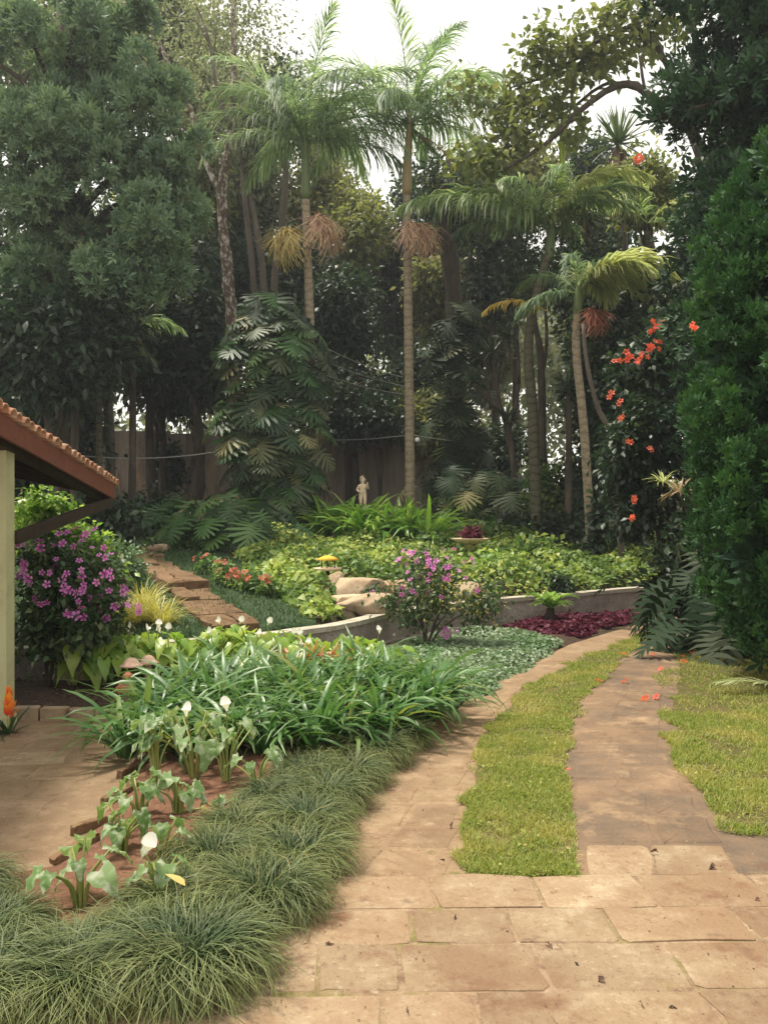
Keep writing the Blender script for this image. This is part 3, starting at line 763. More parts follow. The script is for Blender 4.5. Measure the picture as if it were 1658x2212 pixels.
# an extra course that steps into the right-hand track, and slabs under the dirt of both tracks
for side, (A, B, par, n_r) in enumerate(((LT_L, LT_R, lt, 13), (RT_L, RT_R, rt, 14))):
    A_, B_ = np.array(A), np.array(B)
    y = 4.02
    for k in range(n_r):
        dy = r.uniform(0.3, 0.42); yn = y + dy
        xa, xb = np.interp((y+yn)/2, A_[:, 1], A_[:, 0]), np.interp((y+yn)/2, B_[:, 1], B_[:, 0])
        cut = r.uniform(0.4, 0.62)
        for (u0, u1) in ((0.04, cut), (cut, 0.96)):
            x0, x1 = xa + (xb-xa)*u0, xa + (xb-xa)*u1
            P = outline(x0+0.012, x1-0.012, y+0.012, yn-0.012, r, j=0.03)
            sk = (np.interp(yn, A_[:, 1], A_[:, 0]) - np.interp(y, A_[:, 1], A_[:, 0]))/dy
            P[:, 0] += sk*(P[:, 1]-(y+yn)/2)
            V, T = slab_geo(P, -0.04, (-0.0185 if side == 0 else -0.015) + r.normal(0, 0.002), r, ch=0.016)
            c = V.mean(0); gg = G(); gg.add(V-c, T, r.uniform())
            gg.build('paving_slab', (M_slab if (side and k < 1) else M_dirt if side == 0 else M_track), par, loc=c, smooth=False)
        y = yn

# courtyard by the house
g = G(); strip(g, [(-5.5, 3.6), (-5.5, 7.0)], [(-1.4, 3.9), (-1.6, 7.0)], -0.022, -0.022, n=20, m=20)
court = tag(g.build('courtyard', M_dirt), kind='structure')
r = rg(12)
for iy in range(9):
    y0 = 3.7 + iy*0.36
    x = -4.4 + r.uniform(0, 0.3)
    while x < -2.15 - 0.0*iy:
        wd = r.uniform(0.34, 0.6)
        P = outline(x+0.014, x+wd-0.014, y0+0.014, y0+0.346, r, j=0.03)
        a = R(6); P = np.stack([P[:, 0]*math.cos(a)-(P[:, 1]-5)*math.sin(a), P[:, 0]*math.sin(a)+(P[:, 1]-5)*math.cos(a)+5.25], 1)
        if P[:, 1].max() < 7.0 and P[:, 0].max() < -1.85:
            V, T = slab_geo(P, -0.04, -0.016 + r.normal(0, 0.002), r, ch=0.016)
            c = V.mean(0); gg = G(); gg.add(V-c, T, r.uniform())
            gg.build('paving_slab', M_slab if x < -2.75 + r.normal(0, 0.2) else M_dirt, court, loc=c, smooth=False)
        x += wd

# lawns: turf sheets with blades
def ragged(poly, amp, rng, step=0.16):
    """the same outline with a worn, uneven edge"""
    out = []
    n = len(poly)
    for i in range(n):
        a, b = np.array(poly[i], float), np.array(poly[(i+1) % n], float)
        k = max(1, int(np.linalg.norm(b-a)/step))
        for j in range(k): out.append(a + (b-a)*j/k + rng.normal(0, amp, 2))
    return out
def blade_field(name, polys, n, mat, L=(0.025, 0.06), w=0.006, seed=0, zfn=None, el=(25, 88), rag=0.0, broad=0, bs=(0.02, 0.045)):
    r = rg(seed); g = G()
    for p in polys:
        if rag: p = ragged(p, rag, r)
        xy = poly_points(p, n, r)
        lum = np.array([mnoise.noise(Vector((x*2.6, y*2.6, seed))) + 0.6*mnoise.noise(Vector((x*8, y*8, seed))) for x, y in xy])
        keep = r.uniform(0, 1, n) < np.clip(0.66 + 1.0*lum, 0.06, 1)
        xy, lum = xy[keep], lum[keep]; k = len(xy)
        z = zfn(xy[:, 0], xy[:, 1]) if zfn is not None else np.full(k, -0.014)
        bl = blades(k, r, 0, L, el, (0, 80), w, segs=2, pos=np.c_[xy, z])
        g.addg(bl)
        if broad:
            q = poly_points(p, broad, r); a = r.uniform(0, 6.28, broad)
            M = frames(np.c_[np.cos(a), np.sin(a), r.normal(0.25, 0.35, broad)], norm(np.array([0, 0, 1.0]) + r.normal(0, .5, (broad, 3)))) * r.uniform(*bs, broad)[:, None, None]
            scatter(g, T_LEAF, np.c_[q, np.full(broad, 0.006) + np.abs(r.normal(0, 0.014, broad))], M, r.uniform(0, 0.85, broad))
    return tag(g.build(name, mat), kind='stuff')
g = G(); strip(g, [(0.44, 4.06), (0.48, 4.6)] + [(x+.03, y) for x, y in LT_R[2:]], [(0.84, 4.06), (0.96, 4.6)] + [(x-.03, y) for x, y in RT_L[2:]], -0.012, -0.012, n=140, m=7, wob=0.035, seed=5)
tag(g.build('grass_strip', M_turf), kind='structure')
sp_poly = [(0.38, 3.98), (0.43, 4.6)] + LT_R[2:] + RT_L[2:][::-1] + [(1.02, 4.6), (0.9, 3.98)]
near = [p for p in sp_poly if p[1] <= 7.4]
far = [p for p in sp_poly if p[1] >= 7.0]
a = blade_field('grass', [near], 52000, M_grass, L=(0.022, 0.06), w=0.006, seed=21, rag=0.04, broad=450, bs=(0.015, 0.032))
b = blade_field('grass', [far], 26000, M_grass, L=(0.025, 0.055), w=0.009, seed=22, rag=0.045)
LAWN_R = [(1.78, 4.65), (1.9, 5.3), (2.05, 6.0), (2.4, 7.3), (2.75, 8.4), (3.1, 9.4), (3.75, 10.8), (4.6, 12.1), (9, 13), (9, 4.2), (2.6, 4.35)]
RT_RL = [(1.76, 4.6), (1.95, 5.5), (2.12, 6.4), (2.44, 7.36), (2.77, 8.4), (3.12, 9.4), (3.77, 10.8), (4.52, 12.1)]
g = G(); strip(g, [(x+.1, y+.06) for x, y in RT_RL], [(9, 4.3), (9, 5.5), (9, 7), (9, 9), (9, 12.5)], -0.010, -0.010, n=40, m=12, wob=0.04, seed=6)
tag(g.build('right_lawn', M_turf), kind='structure')
blade_field('grass', [[(1.74, 4.58), (1.88, 5.3), (2.05, 6.0), (2.4, 7.3), (2.7, 7.5), (4.2, 7.5), (3.4, 5.8), (2.8, 4.4)]], 70000, M_grass, L=(0.025, 0.065), w=0.0066, seed=23, rag=0.08, broad=500, bs=(0.015, 0.032))
blade_field('grass', [[(2.4, 7.3), (2.75, 8.4), (3.1, 9.4), (3.75, 10.8), (4.6, 12.1), (6, 12), (5.5, 9), (4.4, 7.3)]], 30000, M_grass, L=(0.025, 0.06), w=0.009, seed=24, rag=0.08)

# grassy bank on the left
BANK = [(-7.5, 8.95), (-3.5, 9.2), (-1.8, 9.85), (-0.95, 10.65), (-1.15, 11.4), (-1.8, 12.8), (-2.7, 14.6), (-4.0, 18.5), (-7.5, 19)]
g = G(); strip(g, [(-7.5, 8.85), (-3.5, 9.12), (-2.4, 9.5), (-1.6, 9.95), (-0.85, 10.75)], [(-7.5, 19.5), (-5.5, 19.5), (-4.0, 19), (-1.0, 12.0)], 0.012, 0.012, n=44, m=36, follow=True)
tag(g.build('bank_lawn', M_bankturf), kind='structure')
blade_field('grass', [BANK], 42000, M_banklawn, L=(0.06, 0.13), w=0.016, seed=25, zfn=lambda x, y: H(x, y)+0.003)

# flower beds
def mound(name, poly, mat, z0, hgt, n=26, seed=0):
    poly = np.array(poly, float); lo, hi = poly.min(0)-0.05, poly.max(0)+0.05
    xs, ys = np.linspace(lo[0], hi[0], n), np.linspace(lo[1], hi[1], n*2)
    X, Y = np.meshgrid(xs, ys, indexing='ij')
    ins = poly_mask(X, Y, poly)
    d = np.full(X.shape, 9.0)
    for i in range(len(poly)):
        a, b = poly[i], poly[(i+1) % len(poly)]; ab = b-a
        t = np.clip(((X-a[0])*ab[0]+(Y-a[1])*ab[1])/(ab@ab), 0, 1)
        d = np.minimum(d, np.hypot(X-a[0]-t*ab[0], Y-a[1]-t*ab[1]))
    Z = z0 + np.where(ins, hgt*np.minimum(1, d/0.25), -0.06*np.minimum(1, d/0.1))
    Z += np.array([[0.018*mnoise.noise(Vector((x*4, y*4, seed))) for y in ys] for x in xs]) * ins
    g = G(); V = np.stack([X, Y, Z], -1).reshape(-1, 3); T = []
    m = 2*n
    for i in range(n-1):
        for j in range(m-1):
            p = i*m+j
            if ins[i, j] or ins[i+1, j] or ins[i, j+1] or ins[i+1, j+1]: T += [(p, p+m, p+m+1), (p, p+m+1, p+1)]
    g.add(V, T, 0.5)
    return tag(g.build(name, mat), kind='structure')
mound('flower_bed', [(-1.9, 2.95), (-0.55, 2.95), (-0.33, 3.6), (-0.25, 4.7), (0.1, 6.0), (0.55, 7.1), (0.5, 8.4), (-2.1, 8.4), (-2.0, 7.0), (-1.75, 5.9), (-1.6, 4.9), (-1.6, 4.2), (-2.1, 3.8)], M_redsoil, -0.03, 0.07, n=40, seed=1)
mound('shrub_bed', [(-4.4, 7.25), (-2.05, 7.22), (-2.1, 8.9), (-4.4, 8.9)], M_bedsoil, -0.04, 0.08, n=24, seed=2)
mound('back_bed', [(-3.4, 8.85), (-2.2, 8.2), (0.5, 8.4), (0.9, 8.2), (2.5, 11.6), (4.4, 14.9), (4.3, 15.1), (2.0, 13.7), (0.4, 12.35), (-0.1, 11.5), (-0.75, 10.3), (-1.6, 9.5), (-2.4, 9.12)], M_bedsoil, -0.05, 0.06, n=30, seed=3)
# ==== PART 2 ====
# ------------------------------------------------------------------ the house corner
hs = empty('house', (-3.06, 7.0, -0.03))
tag(hs, 'house corner with clay tiled roof, red brown eaves board and cream post', 'house')
HO = np.array([-3.06, 7.0, -0.03])
def hpart(name, g, mat, smooth=False):
    V, T, r, l = g.arr(); q = G(); q.add(V - HO, T, r, l)
    return q.build(name, mat, hs, smooth=smooth)
E0, E1 = np.array([-2.62, 3.4, 2.60]), np.array([-3.26, 10.4, 1.90])
ed = (E1 - E0) / np.linalg.norm(E1 - E0)
sl_ = norm(np.array([-0.996, -0.09, 0.21]))           # up the roof
upn = norm(np.cross(ed, sl_)); upn = upn if upn[2] > 0 else -upn
hpart('fascia_board', beam(G(), E0 + (0, 0, 0.0825), E1 + (0, 0, 0.0825), 0.03, 0.165), M_fascia)
hpart('fascia_board', beam(G(), E1 + sl_*0.02 + (0, 0.012, 0.09), E1 + sl_*4.0 + (0, 0.012, 0.09), 0.03, 0.15), M_darkwood)
g = G()
for k in range(2): pass
A, B = E0 + sl_*0.02 + (0, 0, 0.15), E1 + sl_*0.02 + (0, 0, 0.15)
V = [A, B, B + sl_*4, A + sl_*4] ; V = np.array(V + [v + upn*0.02 for v in V])
g.add(V, [(0,1,2),(0,2,3),(4,6,5),(4,7,6),(0,4,5),(0,5,1),(1,5,6),(1,6,2),(2,6,7),(2,7,3),(3,7,4),(3,4,0)])
roof = hpart('roof', g, M_darkwood)
for k in range(9):                                     # rafters under the deck
    p = E0 + (E1 - E0) * (0.1 + 0.105*k) + (0, 0, 0.095)
    hpart('rafter', beam(G(), p + sl_*0.03, p + sl_*3.9, 0.06, 0.09, up=upn), M_darkwood)
for q in (0.12, 1.5):
    hpart('purlin', beam(G(), E0 + sl_*q + (0, 0, -0.005), E1 + sl_*q + (0, 0, -0.005), 0.09, 0.1), M_darkwood)
def tile_mesh():
    g = G(); a = np.linspace(0, math.pi, 7); V = []; T = []
    for (y, rr) in ((0, 0.082), (0.42, 0.066)):
        for t in a: V.append((rr*math.cos(t), y, rr*0.8*math.sin(t)))
        for t in a: V.append(((rr-0.014)*math.cos(t), y, (rr-0.014)*0.8*math.sin(t)))
    n = 7
    for j in range(n-1):
        T += [(j, j+1, 2*n+j+1), (j, 2*n+j+1, 2*n+j)]
        T += [(n+j, 2*n+n+j+1, n+j+1), (n+j, 3*n+j, 3*n+j+1)]
        T += [(j, n+j+1, j+1), (j, n+j, n+j+1)]
    g.add(V, T, 0.5)
    return g.mesh('roof_tile', M_tile)
TM = tile_mesh()
r = rg(31)
from mathutils import Matrix
nt_ = int(np.linalg.norm(E1-E0)/0.163)
for row in range(4):
    for k in range(nt_ + 1):
        p = E0 + ed*(k*0.163 + r.normal(0, 0.004)) + sl_*(-0.05 + row*0.36 + r.normal(0, 0.008)) + upn*(0.022) + np.array([0, 0, 0.165]) + upn*row*0.004
        M = frames(norm(sl_ + r.normal(0, 0.015, 3))[None], upn[None])[0]
        o = bpy.data.objects.new('roof_tile', TM); col.objects.link(o); o.parent = roof
        mm = Matrix([list(M[i]) + [(p-HO)[i]] for i in range(3)] + [[0, 0, 0, 1]])
        o.matrix_local = mm
hpart('post', box(G(), (-3.19, 6.93, -0.03), (-3.045, 7.085, 2.34)), M_cream)
hpart('post_base', box(G(), (-3.205, 6.915, -0.03), (-3.03, 7.1, 0.06)), M_cream)
hpart('brace', beam(G(), (-3.05, 7.09, 1.50), (-3.25, 10.2, 1.87), 0.07, 0.10), M_darkwood)
hpart('beam_end', box(G(), (-3.5, 10.1, 1.84), (-3.24, 10.22, 1.96)), M_darkwood)
lw_ = hpart('low_wall', box(G(), (-5.6, 6.96, -0.03), (-3.19, 7.06, 0.57)), M_cream)
hpart('sill', box(G(), (-5.6, 6.93, 0.57), (-3.192, 7.09, 0.61)), M_white).parent = lw_
hpart('wall', box(G(), (-5.6, 7.36, -0.03), (-3.3, 7.44, 2.5)), M_darkwood)  # dark panel close behind the opening, its colour stands in for shade inside
hpart('wall', box(G(), (-5.6, 7.06, -0.03), (-5.52, 7.36, 2.6)), M_darkwood)

# ------------------------------------------------------------------ garden wall at the back
wr = empty('garden_wall', (-3.0, 29.0, h(-3, 29)))
tag(wr, 'stained old rendered wall behind the dark plants at the back of the garden', 'wall')
x = -13.0; k = 0
while x < 4.6:
    x1 = min(x + 2.9, 4.6)
    g = G(); box(g, (x+0.02, 28.95, 1.2), (x1-0.02, 29.15, 4.62 + 0.05*math.sin(k*2.1)), r=rg(k).uniform())
    V, T, rr, l = g.arr(); q = G(); q.add(V - np.array(wr.location), T, rr, l); q.build('wall_panel', M_wall, wr, smooth=False)
    g = G(); box(g, (x-0.09, 28.86, 1.2), (x+0.09, 28.945, 4.4), r=0.4)
    V, T, rr, l = g.arr(); q = G(); q.add(V - np.array(wr.location), T, rr, l); q.build('wall_pier', M_wall, wr, smooth=False)
    x = x1; k += 1

def rel(root, g):
    V, T, r, l = g.arr(); q = G(); q.add(V - np.array(root.location), T, r, l); return q

# ------------------------------------------------------------------ stone ramp up the bank
rp = empty('stone_path', (-1.8, 10.2, h(-1.8, 10.3)))
tag(rp, 'rough brown stone path climbing the grassy bank in slabs', 'stone path')
ctr = curve([(-1.72, 10.0), (-2.5, 11.7), (-3.37, 13.6), (-4.5, 16.3), (-5.25, 18.2)], 60)
r = rg(41)
tt = [0, 6, 14, 21, 29, 36, 44, 51, 59]
for i in range(len(tt)-1):
    cut = 0.5 + r.normal(0, 0.1)
    for s in ((0, 1) if i % 3 != 1 else (2,)):
        a, b = ctr[tt[i]], ctr[tt[i+1]]
        d = norm(b - a); nrm = np.array([d[1], -d[0]])
        W_ = 0.62 - 0.08*(i/8)
        lo, hi = ((-.5, cut-.5), (cut-.5, .5), (-.5, .5))[s]
        L = np.linalg.norm(b-a)
        k = 5; up_ = [(L*(-.5 + j/k), W_*hi) for j in range(k+1)]; dn = [(L*(.5 - j/k), W_*lo) for j in range(k+1)]
        P = np.array(up_ + dn) * np.array([0.97, 0.97]) + r.normal(0, 0.028, (12, 2))
        P = P[::-1]
        V, T = slab_geo(P, -0.2, 0.075 + r.normal(0, 0.015), r, ch=0.03)
        V[24:, 2] += r.normal(0, 0.012, len(V)-24)
        an = math.atan2(d[1], d[0]); c = (a+b)/2; sl2 = (h(*b)-h(*a))/L
        V[:, 2] += V[:, 0]*sl2*0.7
        V = np.stack([V[:, 0]*math.cos(an)-V[:, 1]*math.sin(an) + c[0], V[:, 0]*math.sin(an)+V[:, 1]*math.cos(an) + c[1], V[:, 2] + h(*c) + (0.07 if i == 3 else 0.0)], 1)
        g = G(); g.add(V, T, r.uniform())
        rel(rp, g).build('stone', M_brownrock, rp, smooth=False)

def boulder(px, py, Y, rad, seed, label, mat=M_rock, dz=0.0, group=None, name='boulder', rough=0.22, flat=0.0, planes=11):
    X, Yy, Z = W(px, py, Y)
    z = max(h(X, Y), -0.02) + dz
    g = G(); rock(g, (0, 0, 0), np.array(rad)*1.15, seed, rough, 4, flat, planes)
    o = g.build(name, mat, None, (X, Y, z + rad[2]*0.35))
    return tag(o, label, 'rock', group)
boulder(258, 1160, 18.6, (0.2, 0.2, 0.16), 3, 'round grey boulder at the top of the stone path')
boulder(345, 1195, 17.6, (0.24, 0.2, 0.14), 5, 'squarish mossy rock beside the upper end of the stone path')
boulder(640, 1155, 20.5, (0.35, 0.25, 0.22), 7, 'half buried stone between ivy and dark plants', M_rock)
boulder(783, 1290, 12.95, (0.52, 0.4, 0.26), 9, 'largest flat topped beige rock above the pond edge', M_paler, rough=0.16, flat=0.7)
boulder(722, 1285, 13.2, (0.22, 0.2, 0.2), 12, 'small brown rock left of the flat beige rock', M_rock)
boulder(750, 1318, 12.2, (0.36, 0.26, 0.14), 15, 'low pale ledge rock under the large beige rock', M_paler, flat=0.6)
boulder(850, 1300, 13.3, (0.34, 0.3, 0.24), 17, 'pinkish beige rock right of the flat beige rock', M_paler)
boulder(800, 1345, 11.95, (0.42, 0.25, 0.2), 20, 'cream rock just above the retaining wall by the pink flowers', M_paler, flat=0.8)
boulder(1010, 1310, 14.1, (0.3, 0.24, 0.16), 23, 'tan rock behind the pink shrub', M_paler)
for k, (px, rr) in enumerate(((148, .13), (187, .11), (216, .11), (243, .10), (262, .09))):
    boulder(px, 1470, 8.75, (rr*1.05, rr*0.8, rr*0.8), 30+k, ['tan round stone at the left end of the bed border', 'darker brown stone second in the bed border row', 'middle rounded stone of the bed border row', 'smaller tan stone near the right of the border row', 'last small border stone beside the terracotta figure'][k], M_rock, dz=-0.01, group='round stones bordering the shrub bed', name='border_stone', rough=0.12, planes=3)
r = rg(33)
for k in range(5):                                     # hewn edging of the shrub bed
    x0 = -3.0 + k*0.235
    g = G(); V, T = slab_geo(outline(-0.11, 0.11, -0.05, 0.05, r, 0.015), 0, 0.105 + r.normal(0, .006), r); g.add(V, T, r.uniform())
    tag(g.build('edging_block', M_rock, None, (x0, 7.22, -0.03), smooth=False), ['hewn edging block touching the house post', 'second hewn edging block from the post', 'middle hewn edging block of the shrub bed', 'hewn edging block second from the lilies', 'hewn edging block nearest the lily leaves'][k], 'edging block', 'edging blocks of the shrub bed')
for k, (px, py, L, a) in enumerate(((290, 1660, .34, 72), (262, 1715, .30, 66), (215, 1775, .36, 60), (165, 1835, .3, 62))):
    Z = 3061/(py-1124); X = (px-829)/1855*Z
    g = G(); V, T = slab_geo(outline(-L/2, L/2, -0.022, 0.022, r, 0.02), 0, 0.06, r); g.add(V, T, r.uniform())
    o = g.build('edging_stone', M_brownrock, None, (X, Z, -0.03), smooth=False); o.rotation_euler = (R(r.normal(0, 6)), R(r.normal(0, 4)), R(a))
    tag(o, ['thin edging stone leaning beside the lily leaves', 'edging stone just below the leaning one', 'edging stone beside the tallest arum stalks', 'lowest edging stone near the grass tufts'][k], 'edging stone', 'thin stones edging the arum bed')

# ------------------------------------------------------------------ palms and trees
def trunk_tree(name, label, cat, pts, r0, r1, mat, group=None, sides=9, bump=0.06, n=22):
    """a bare trunk given as points (px, py, depth); returns its root with the trunk as part"""
    P = [np.array(W(*p)) for p in pts]
    P[0][2] = h(P[0][0], P[0][1]) - 0.06
    base = P[0]
    root = empty(name, tuple(base)); tag(root, label, cat, group)
    c = curve([p - base for p in P], n)
    g = G(); tube(g, c, np.linspace(r0, r1, n), sides, bump=bump, seed=len(label))
    g.build('trunk', mat, root)
    return root, base, c

def limb(root, base, pts, r0, r1, mat, n=10, name='branch'):
    c = curve([np.array(W(*p)) - base for p in pts], n)
    g = G(); tube(g, c, np.linspace(r0, r1, n), 6, bump=0.08, seed=int(r0*1e4) % 97)
    return g.build(name, mat, root)

FV = {}
def fmesh(key, mat, **kw):
    k = (key, mat.name)
    if k not in FV: FV[k] = frond(**kw).mesh('frond', mat)
    return FV[k]
KW = dict(
    up=dict(L=3.4, a0=82, bend=50, ll=0.85, lw=0.036, droop=45, seed=1, n=70),
    high=dict(L=3.7, a0=66, bend=85, ll=1.0, lw=0.037, droop=65, seed=2, n=74),
    mid=dict(L=3.8, a0=45, bend=95, ll=1.15, lw=0.037, droop=80, seed=3, n=74),
    low=dict(L=3.5, a0=22, bend=80, ll=1.2, lw=0.037, droop=85, seed=4, n=70),
    hang=dict(L=2.5, a0=-15, bend=60, ll=0.7, lw=0.033, droop=80, seed=5, n=44))
def place_fronds(root, at, spec, mat=M_frond, sc_=1.0, kw=KW, name='frond'):
    for az, key, s in spec:
        put(name, fmesh(key, mat, **kw[key]), root, at, (0, 0, R(az)), s*sc_)

def brush(n, L, mat, seed, w=0.018, el=(-25, 25), bend=(60, 110), azr=None):
    r = rg(seed)
    az = r.uniform(*azr, n) if azr else None
    return blades(n, r, 0.05, L, el, bend, w, segs=4, az=az, jitter=0.6, tipw=0.5)

# tall palm in the middle (its trunk stands in the ivy)
pb, bB, cB = trunk_tree('palm_tree', 'tall slim palm in the centre with a pink flower brush on its trunk', 'palm tree', [(886, 1172, 22), (884, 900, 22), (880, 600, 22), (878, 420, 22)], 0.13, 0.098, M_palm, sides=12, bump=0.03, n=64)
top = cB[-1]
g = G(); tube(g, curve([top - (0, 0, .02), top + (0.02, 0, 0.75), top + (0.08, 0, 2.0)], 10), [0.11, 0.125, 0.13, 0.128, 0.12, 0.11, 0.10, 0.085, 0.075, 0.06], 10)
g.build('crownshaft', M_shaft, pb)
ct = top + np.array([0.08, 0, 1.75])
place_fronds(pb, tuple(ct), [(-35, 'up', 1.05), (160, 'up', .9), (-62, 'high', 1.0), (95, 'high', .9), (20, 'high', .9), (-150, 'high', .85), (75, 'mid', .95), (-85, 'mid', 1.0), (-10, 'mid', .8), (130, 'mid', .85), (-130, 'low', .9), (60, 'low', .95), (-60, 'low', .9), (165, 'low', .8), (-100, 'low', .9), (-120, 'mid', .9), (110, 'mid', .95)])
g = brush(420, (0.6, 1.15), M_pinkfl, 51, w=0.024, azr=(-1.9, 0.9)); q = G(); q.addg(g, cB[int(len(cB)*0.84)] + np.array([0.06, -0.12, 0.0])); q.build('flower_brush', M_pinkfl, pb)
place_fronds(pb, tuple(top + np.array([0.1, -0.1, 1.5])), [(-100, 'hang', .55)], M_dryfrond, name='dry_frond')
g = G(); lathe(g, [(0.0, -.05), (.05, -.05), (.065, 0), (.05, .05), (.02, .06), (0, .06)], 8); 
V, T, rr, l = g.arr(); q = G(); q.add(V + np.array([0.17, -0.12, 2.6]), T); q.build('insulator', M_porcelain, pb)

# left palm, partly behind the climbing leaves
pa, bA, cA = trunk_tree('palm_tree', 'tall palm left of centre with yellow and pink flower brushes, climber at its foot', 'palm tree', [(680, 1150, 21.6), (674, 850, 21.6), (666, 600, 21.6), (660, 430, 21.6)], 0.13, 0.098, M_palm, sides=12, bump=0.02, n=64)
top = cA[-1]
g = G(); tube(g, curve([top - (0, 0, .02), top + (0.0, 0, 0.7), top + (0.0, 0, 1.55)], 10), [0.108, 0.12, 0.125, 0.12, 0.11, 0.10, 0.095, 0.085, 0.075, 0.06], 10)
g.build('crownshaft', M_shaftg, pa)
ct = top + np.array([0, 0, 1.35])
place_fronds(pa, tuple(ct), [(10, 'up', 1.05), (-150, 'up', .95), (-48, 'high', 1.0), (60, 'high', 1.05), (120, 'high', .9), (-100, 'high', .95), (-75, 'mid', 1.0), (85, 'mid', .95), (30, 'mid', .85), (170, 'mid', .8), (-30, 'mid', .85), (-110, 'low', .85), (100, 'low', .8), (50, 'low', .7), (-75, 'low', .9), (-120, 'mid', .95), (80, 'high', .9)])
g = brush(340, (0.7, 1.25), M_yelfl, 52, w=0.024, azr=(2.4, 4.4)); q = G(); q.addg(g, cA[int(len(cA)*0.84)] + np.array([-0.1, -0.08, 0])); q.build('flower_brush', M_yelfl, pa)
g = brush(340, (0.7, 1.25), M_pinkfl, 53, w=0.024, azr=(-1.3, 0.7)); q = G(); q.addg(g, cA[int(len(cA)*0.88)] + np.array([0.08, -0.08, 0])); q.build('flower_brush', M_pinkfl, pa)

# right palms
KR = dict(
    arch=dict(L=2.7, a0=48, bend=78, ll=0.80, lw=0.052, droop=70, seed=11, n=64),
    flat=dict(L=2.8, a0=30, bend=58, ll=0.78, lw=0.052, droop=85, seed=12, n=64),
    rise=dict(L=2.5, a0=68, bend=95, ll=0.75, lw=0.052, droop=70, seed=13, n=64),
    fan=dict(L=1.7, a0=52, bend=105, ll=0.75, lw=0.055, droop=55, seed=14, n=64),
    drop=dict(L=1.9, a0=5, bend=60, ll=0.6, lw=0.052, droop=70, seed=15, n=64))
pc, bC, cC = trunk_tree('palm_tree', 'right hand palm with dark straight trunk, broad arching fronds and bright upright spear leaf', 'palm tree', [(1160, 1090, 20.5), (1150, 900, 20.5), (1142, 720, 20.5), (1185, 540, 20.5)], 0.14, 0.10, M_palmdark, sides=12, bump=0.02, n=30)
ct = cC[-1]
g = G(); tube(g, curve([ct - (0, 0, .3), ct + (0.03, 0, 0.2), ct + (0.08, 0, 0.7)], 8), [0.10, .11, .115, .11, .1, .085, .07, .05], 10); g.build('crownshaft', M_shaftg, pc)
ct = tuple(ct + np.array([0.05, 0, 0.45]))
place_fronds(pc, ct, [(80, 'arch', 1.1), (100, 'flat', 1.15), (60, 'rise', .9), (-20, 'rise', .8), (140, 'arch', .75), (175, 'arch', .8), (-60, 'rise', .8)], M_frondg, 1.2, KR)
place_fronds(pc, ct, [(-120, 'arch', .9), (-95, 'arch', .8), (30, 'arch', .9), (-30, 'flat', .85), (70, 'flat', .9)], M_frond, 1.0, KR)
place_fronds(pc, ct, [(-72, 'rise', 1.1), (-95, 'rise', 1.0)], M_frondp, 1.18, KR)
put('frond', fmesh('yell', M_frondy, L=1.6, a0=28, bend=70, ll=0.5, lw=0.045, droop=75, seed=17, n=34), pc, tuple(np.array(W(1180, 672, 20.2)) - bC), (0, 0, R(95)), 1.0)
g = G(); pts = curve([np.array(W(1222, 470, 20.3)) - bC, np.array(W(1215, 390, 20.3)) - bC, np.array(W(1213, 300, 20.3)) - bC, np.array(W(1216, 240, 20.3)) - bC], 12)
tube(g, pts, [.05, .06, .07, .075, .075, .075, .07, .065, .06, .05, .035, .01], 6, r=0.4)
q = blades(46, rg(5), 0.02, (0.5, 0.9), (60, 89), (-5, 25), 0.04, segs=3, pos=pts[rg(6).integers(0, 10, 46)])
g.addg(q); g.build('spear', M_spear, pc)

pd, bD, cD = trunk_tree('palm_tree', 'slender curved palm on the right with pale fan of fronds and rust flower brush', 'palm tree', [(1277, 1178, 18.5), (1262, 950, 18.5), (1244, 760, 18.5), (1246, 668, 18.5)], 0.10, 0.085, M_palm, sides=10, bump=0.02, n=30)
ct = tuple(cD[-1] + np.array([0.02, 0, 0.35]))
g = G(); tube(g, curve([cD[-1] - (0, 0, .1), cD[-1] + (0.02, 0, 0.3), cD[-1] + (0.05, 0, 0.6)], 6), [.09, .1, .09, .08, .06, .04], 8); g.build('crownshaft', M_shaftg, pd)
place_fronds(pd, ct, [(-95, 'fan', 1.15), (-60, 'fan', 1.1), (-125, 'fan', .9), (-35, 'fan', 1.0)], M_frondp, 1.18, KR)
place_fronds(pd, ct, [(-40, 'arch', .75), (40, 'arch', .7), (100, 'drop', .8), (160, 'arch', .6), (-85, 'rise', .7), (70, 'drop', .8)], M_frond, 1.0, KR)
g = brush(150, (0.4, 0.8), M_redfl, 54, w=0.03, azr=(-1.5, 0.8)); q = G(); q.addg(g, cD[-1] + np.array([0.12, -0.08, -0.1])); q.build('flower_brush', M_redfl, pd)

# thin palm behind, cut by the hedge on the far right
pe, bE, cE = trunk_tree('palm_tree', 'small palm behind the flame flowered shrub with drooping pale fronds', 'palm tree', [(1405, 1000, 22), (1402, 760, 22), (1400, 560, 22), (1398, 500, 22)], 0.09, 0.07, M_palmdark, n=16)
ct = tuple(cE[-1] + np.array([0, 0, .2]))
place_fronds(pe, ct, [(70, 'arch', .7), (-80, 'arch', .75), (-110, 'drop', .8)], M_frondp, 1.18, KR)
place_fronds(pe, ct, [(-40, 'arch', .75), (20, 'rise', .7), (140, 'arch', .7), (-140, 'drop', .7)], M_frondg, 1.2, KR)

ps, bS, cS = trunk_tree('palm_tree', 'dark palm in deep shade behind the house roof with thin hanging fronds', 'palm tree', [(215, 1000, 19.6), (214, 850, 19.6), (212, 740, 19.6)], 0.08, 0.06, M_palmdark, n=14)
place_fronds(ps, tuple(cS[-1]), [(60, 'arch', .8), (-60, 'arch', .8), (-110, 'drop', .9), (100, 'drop', .9), (20, 'rise', .8), (150, 'arch', .8), (-150, 'rise', .8)], M_frond, 1.0, KR)
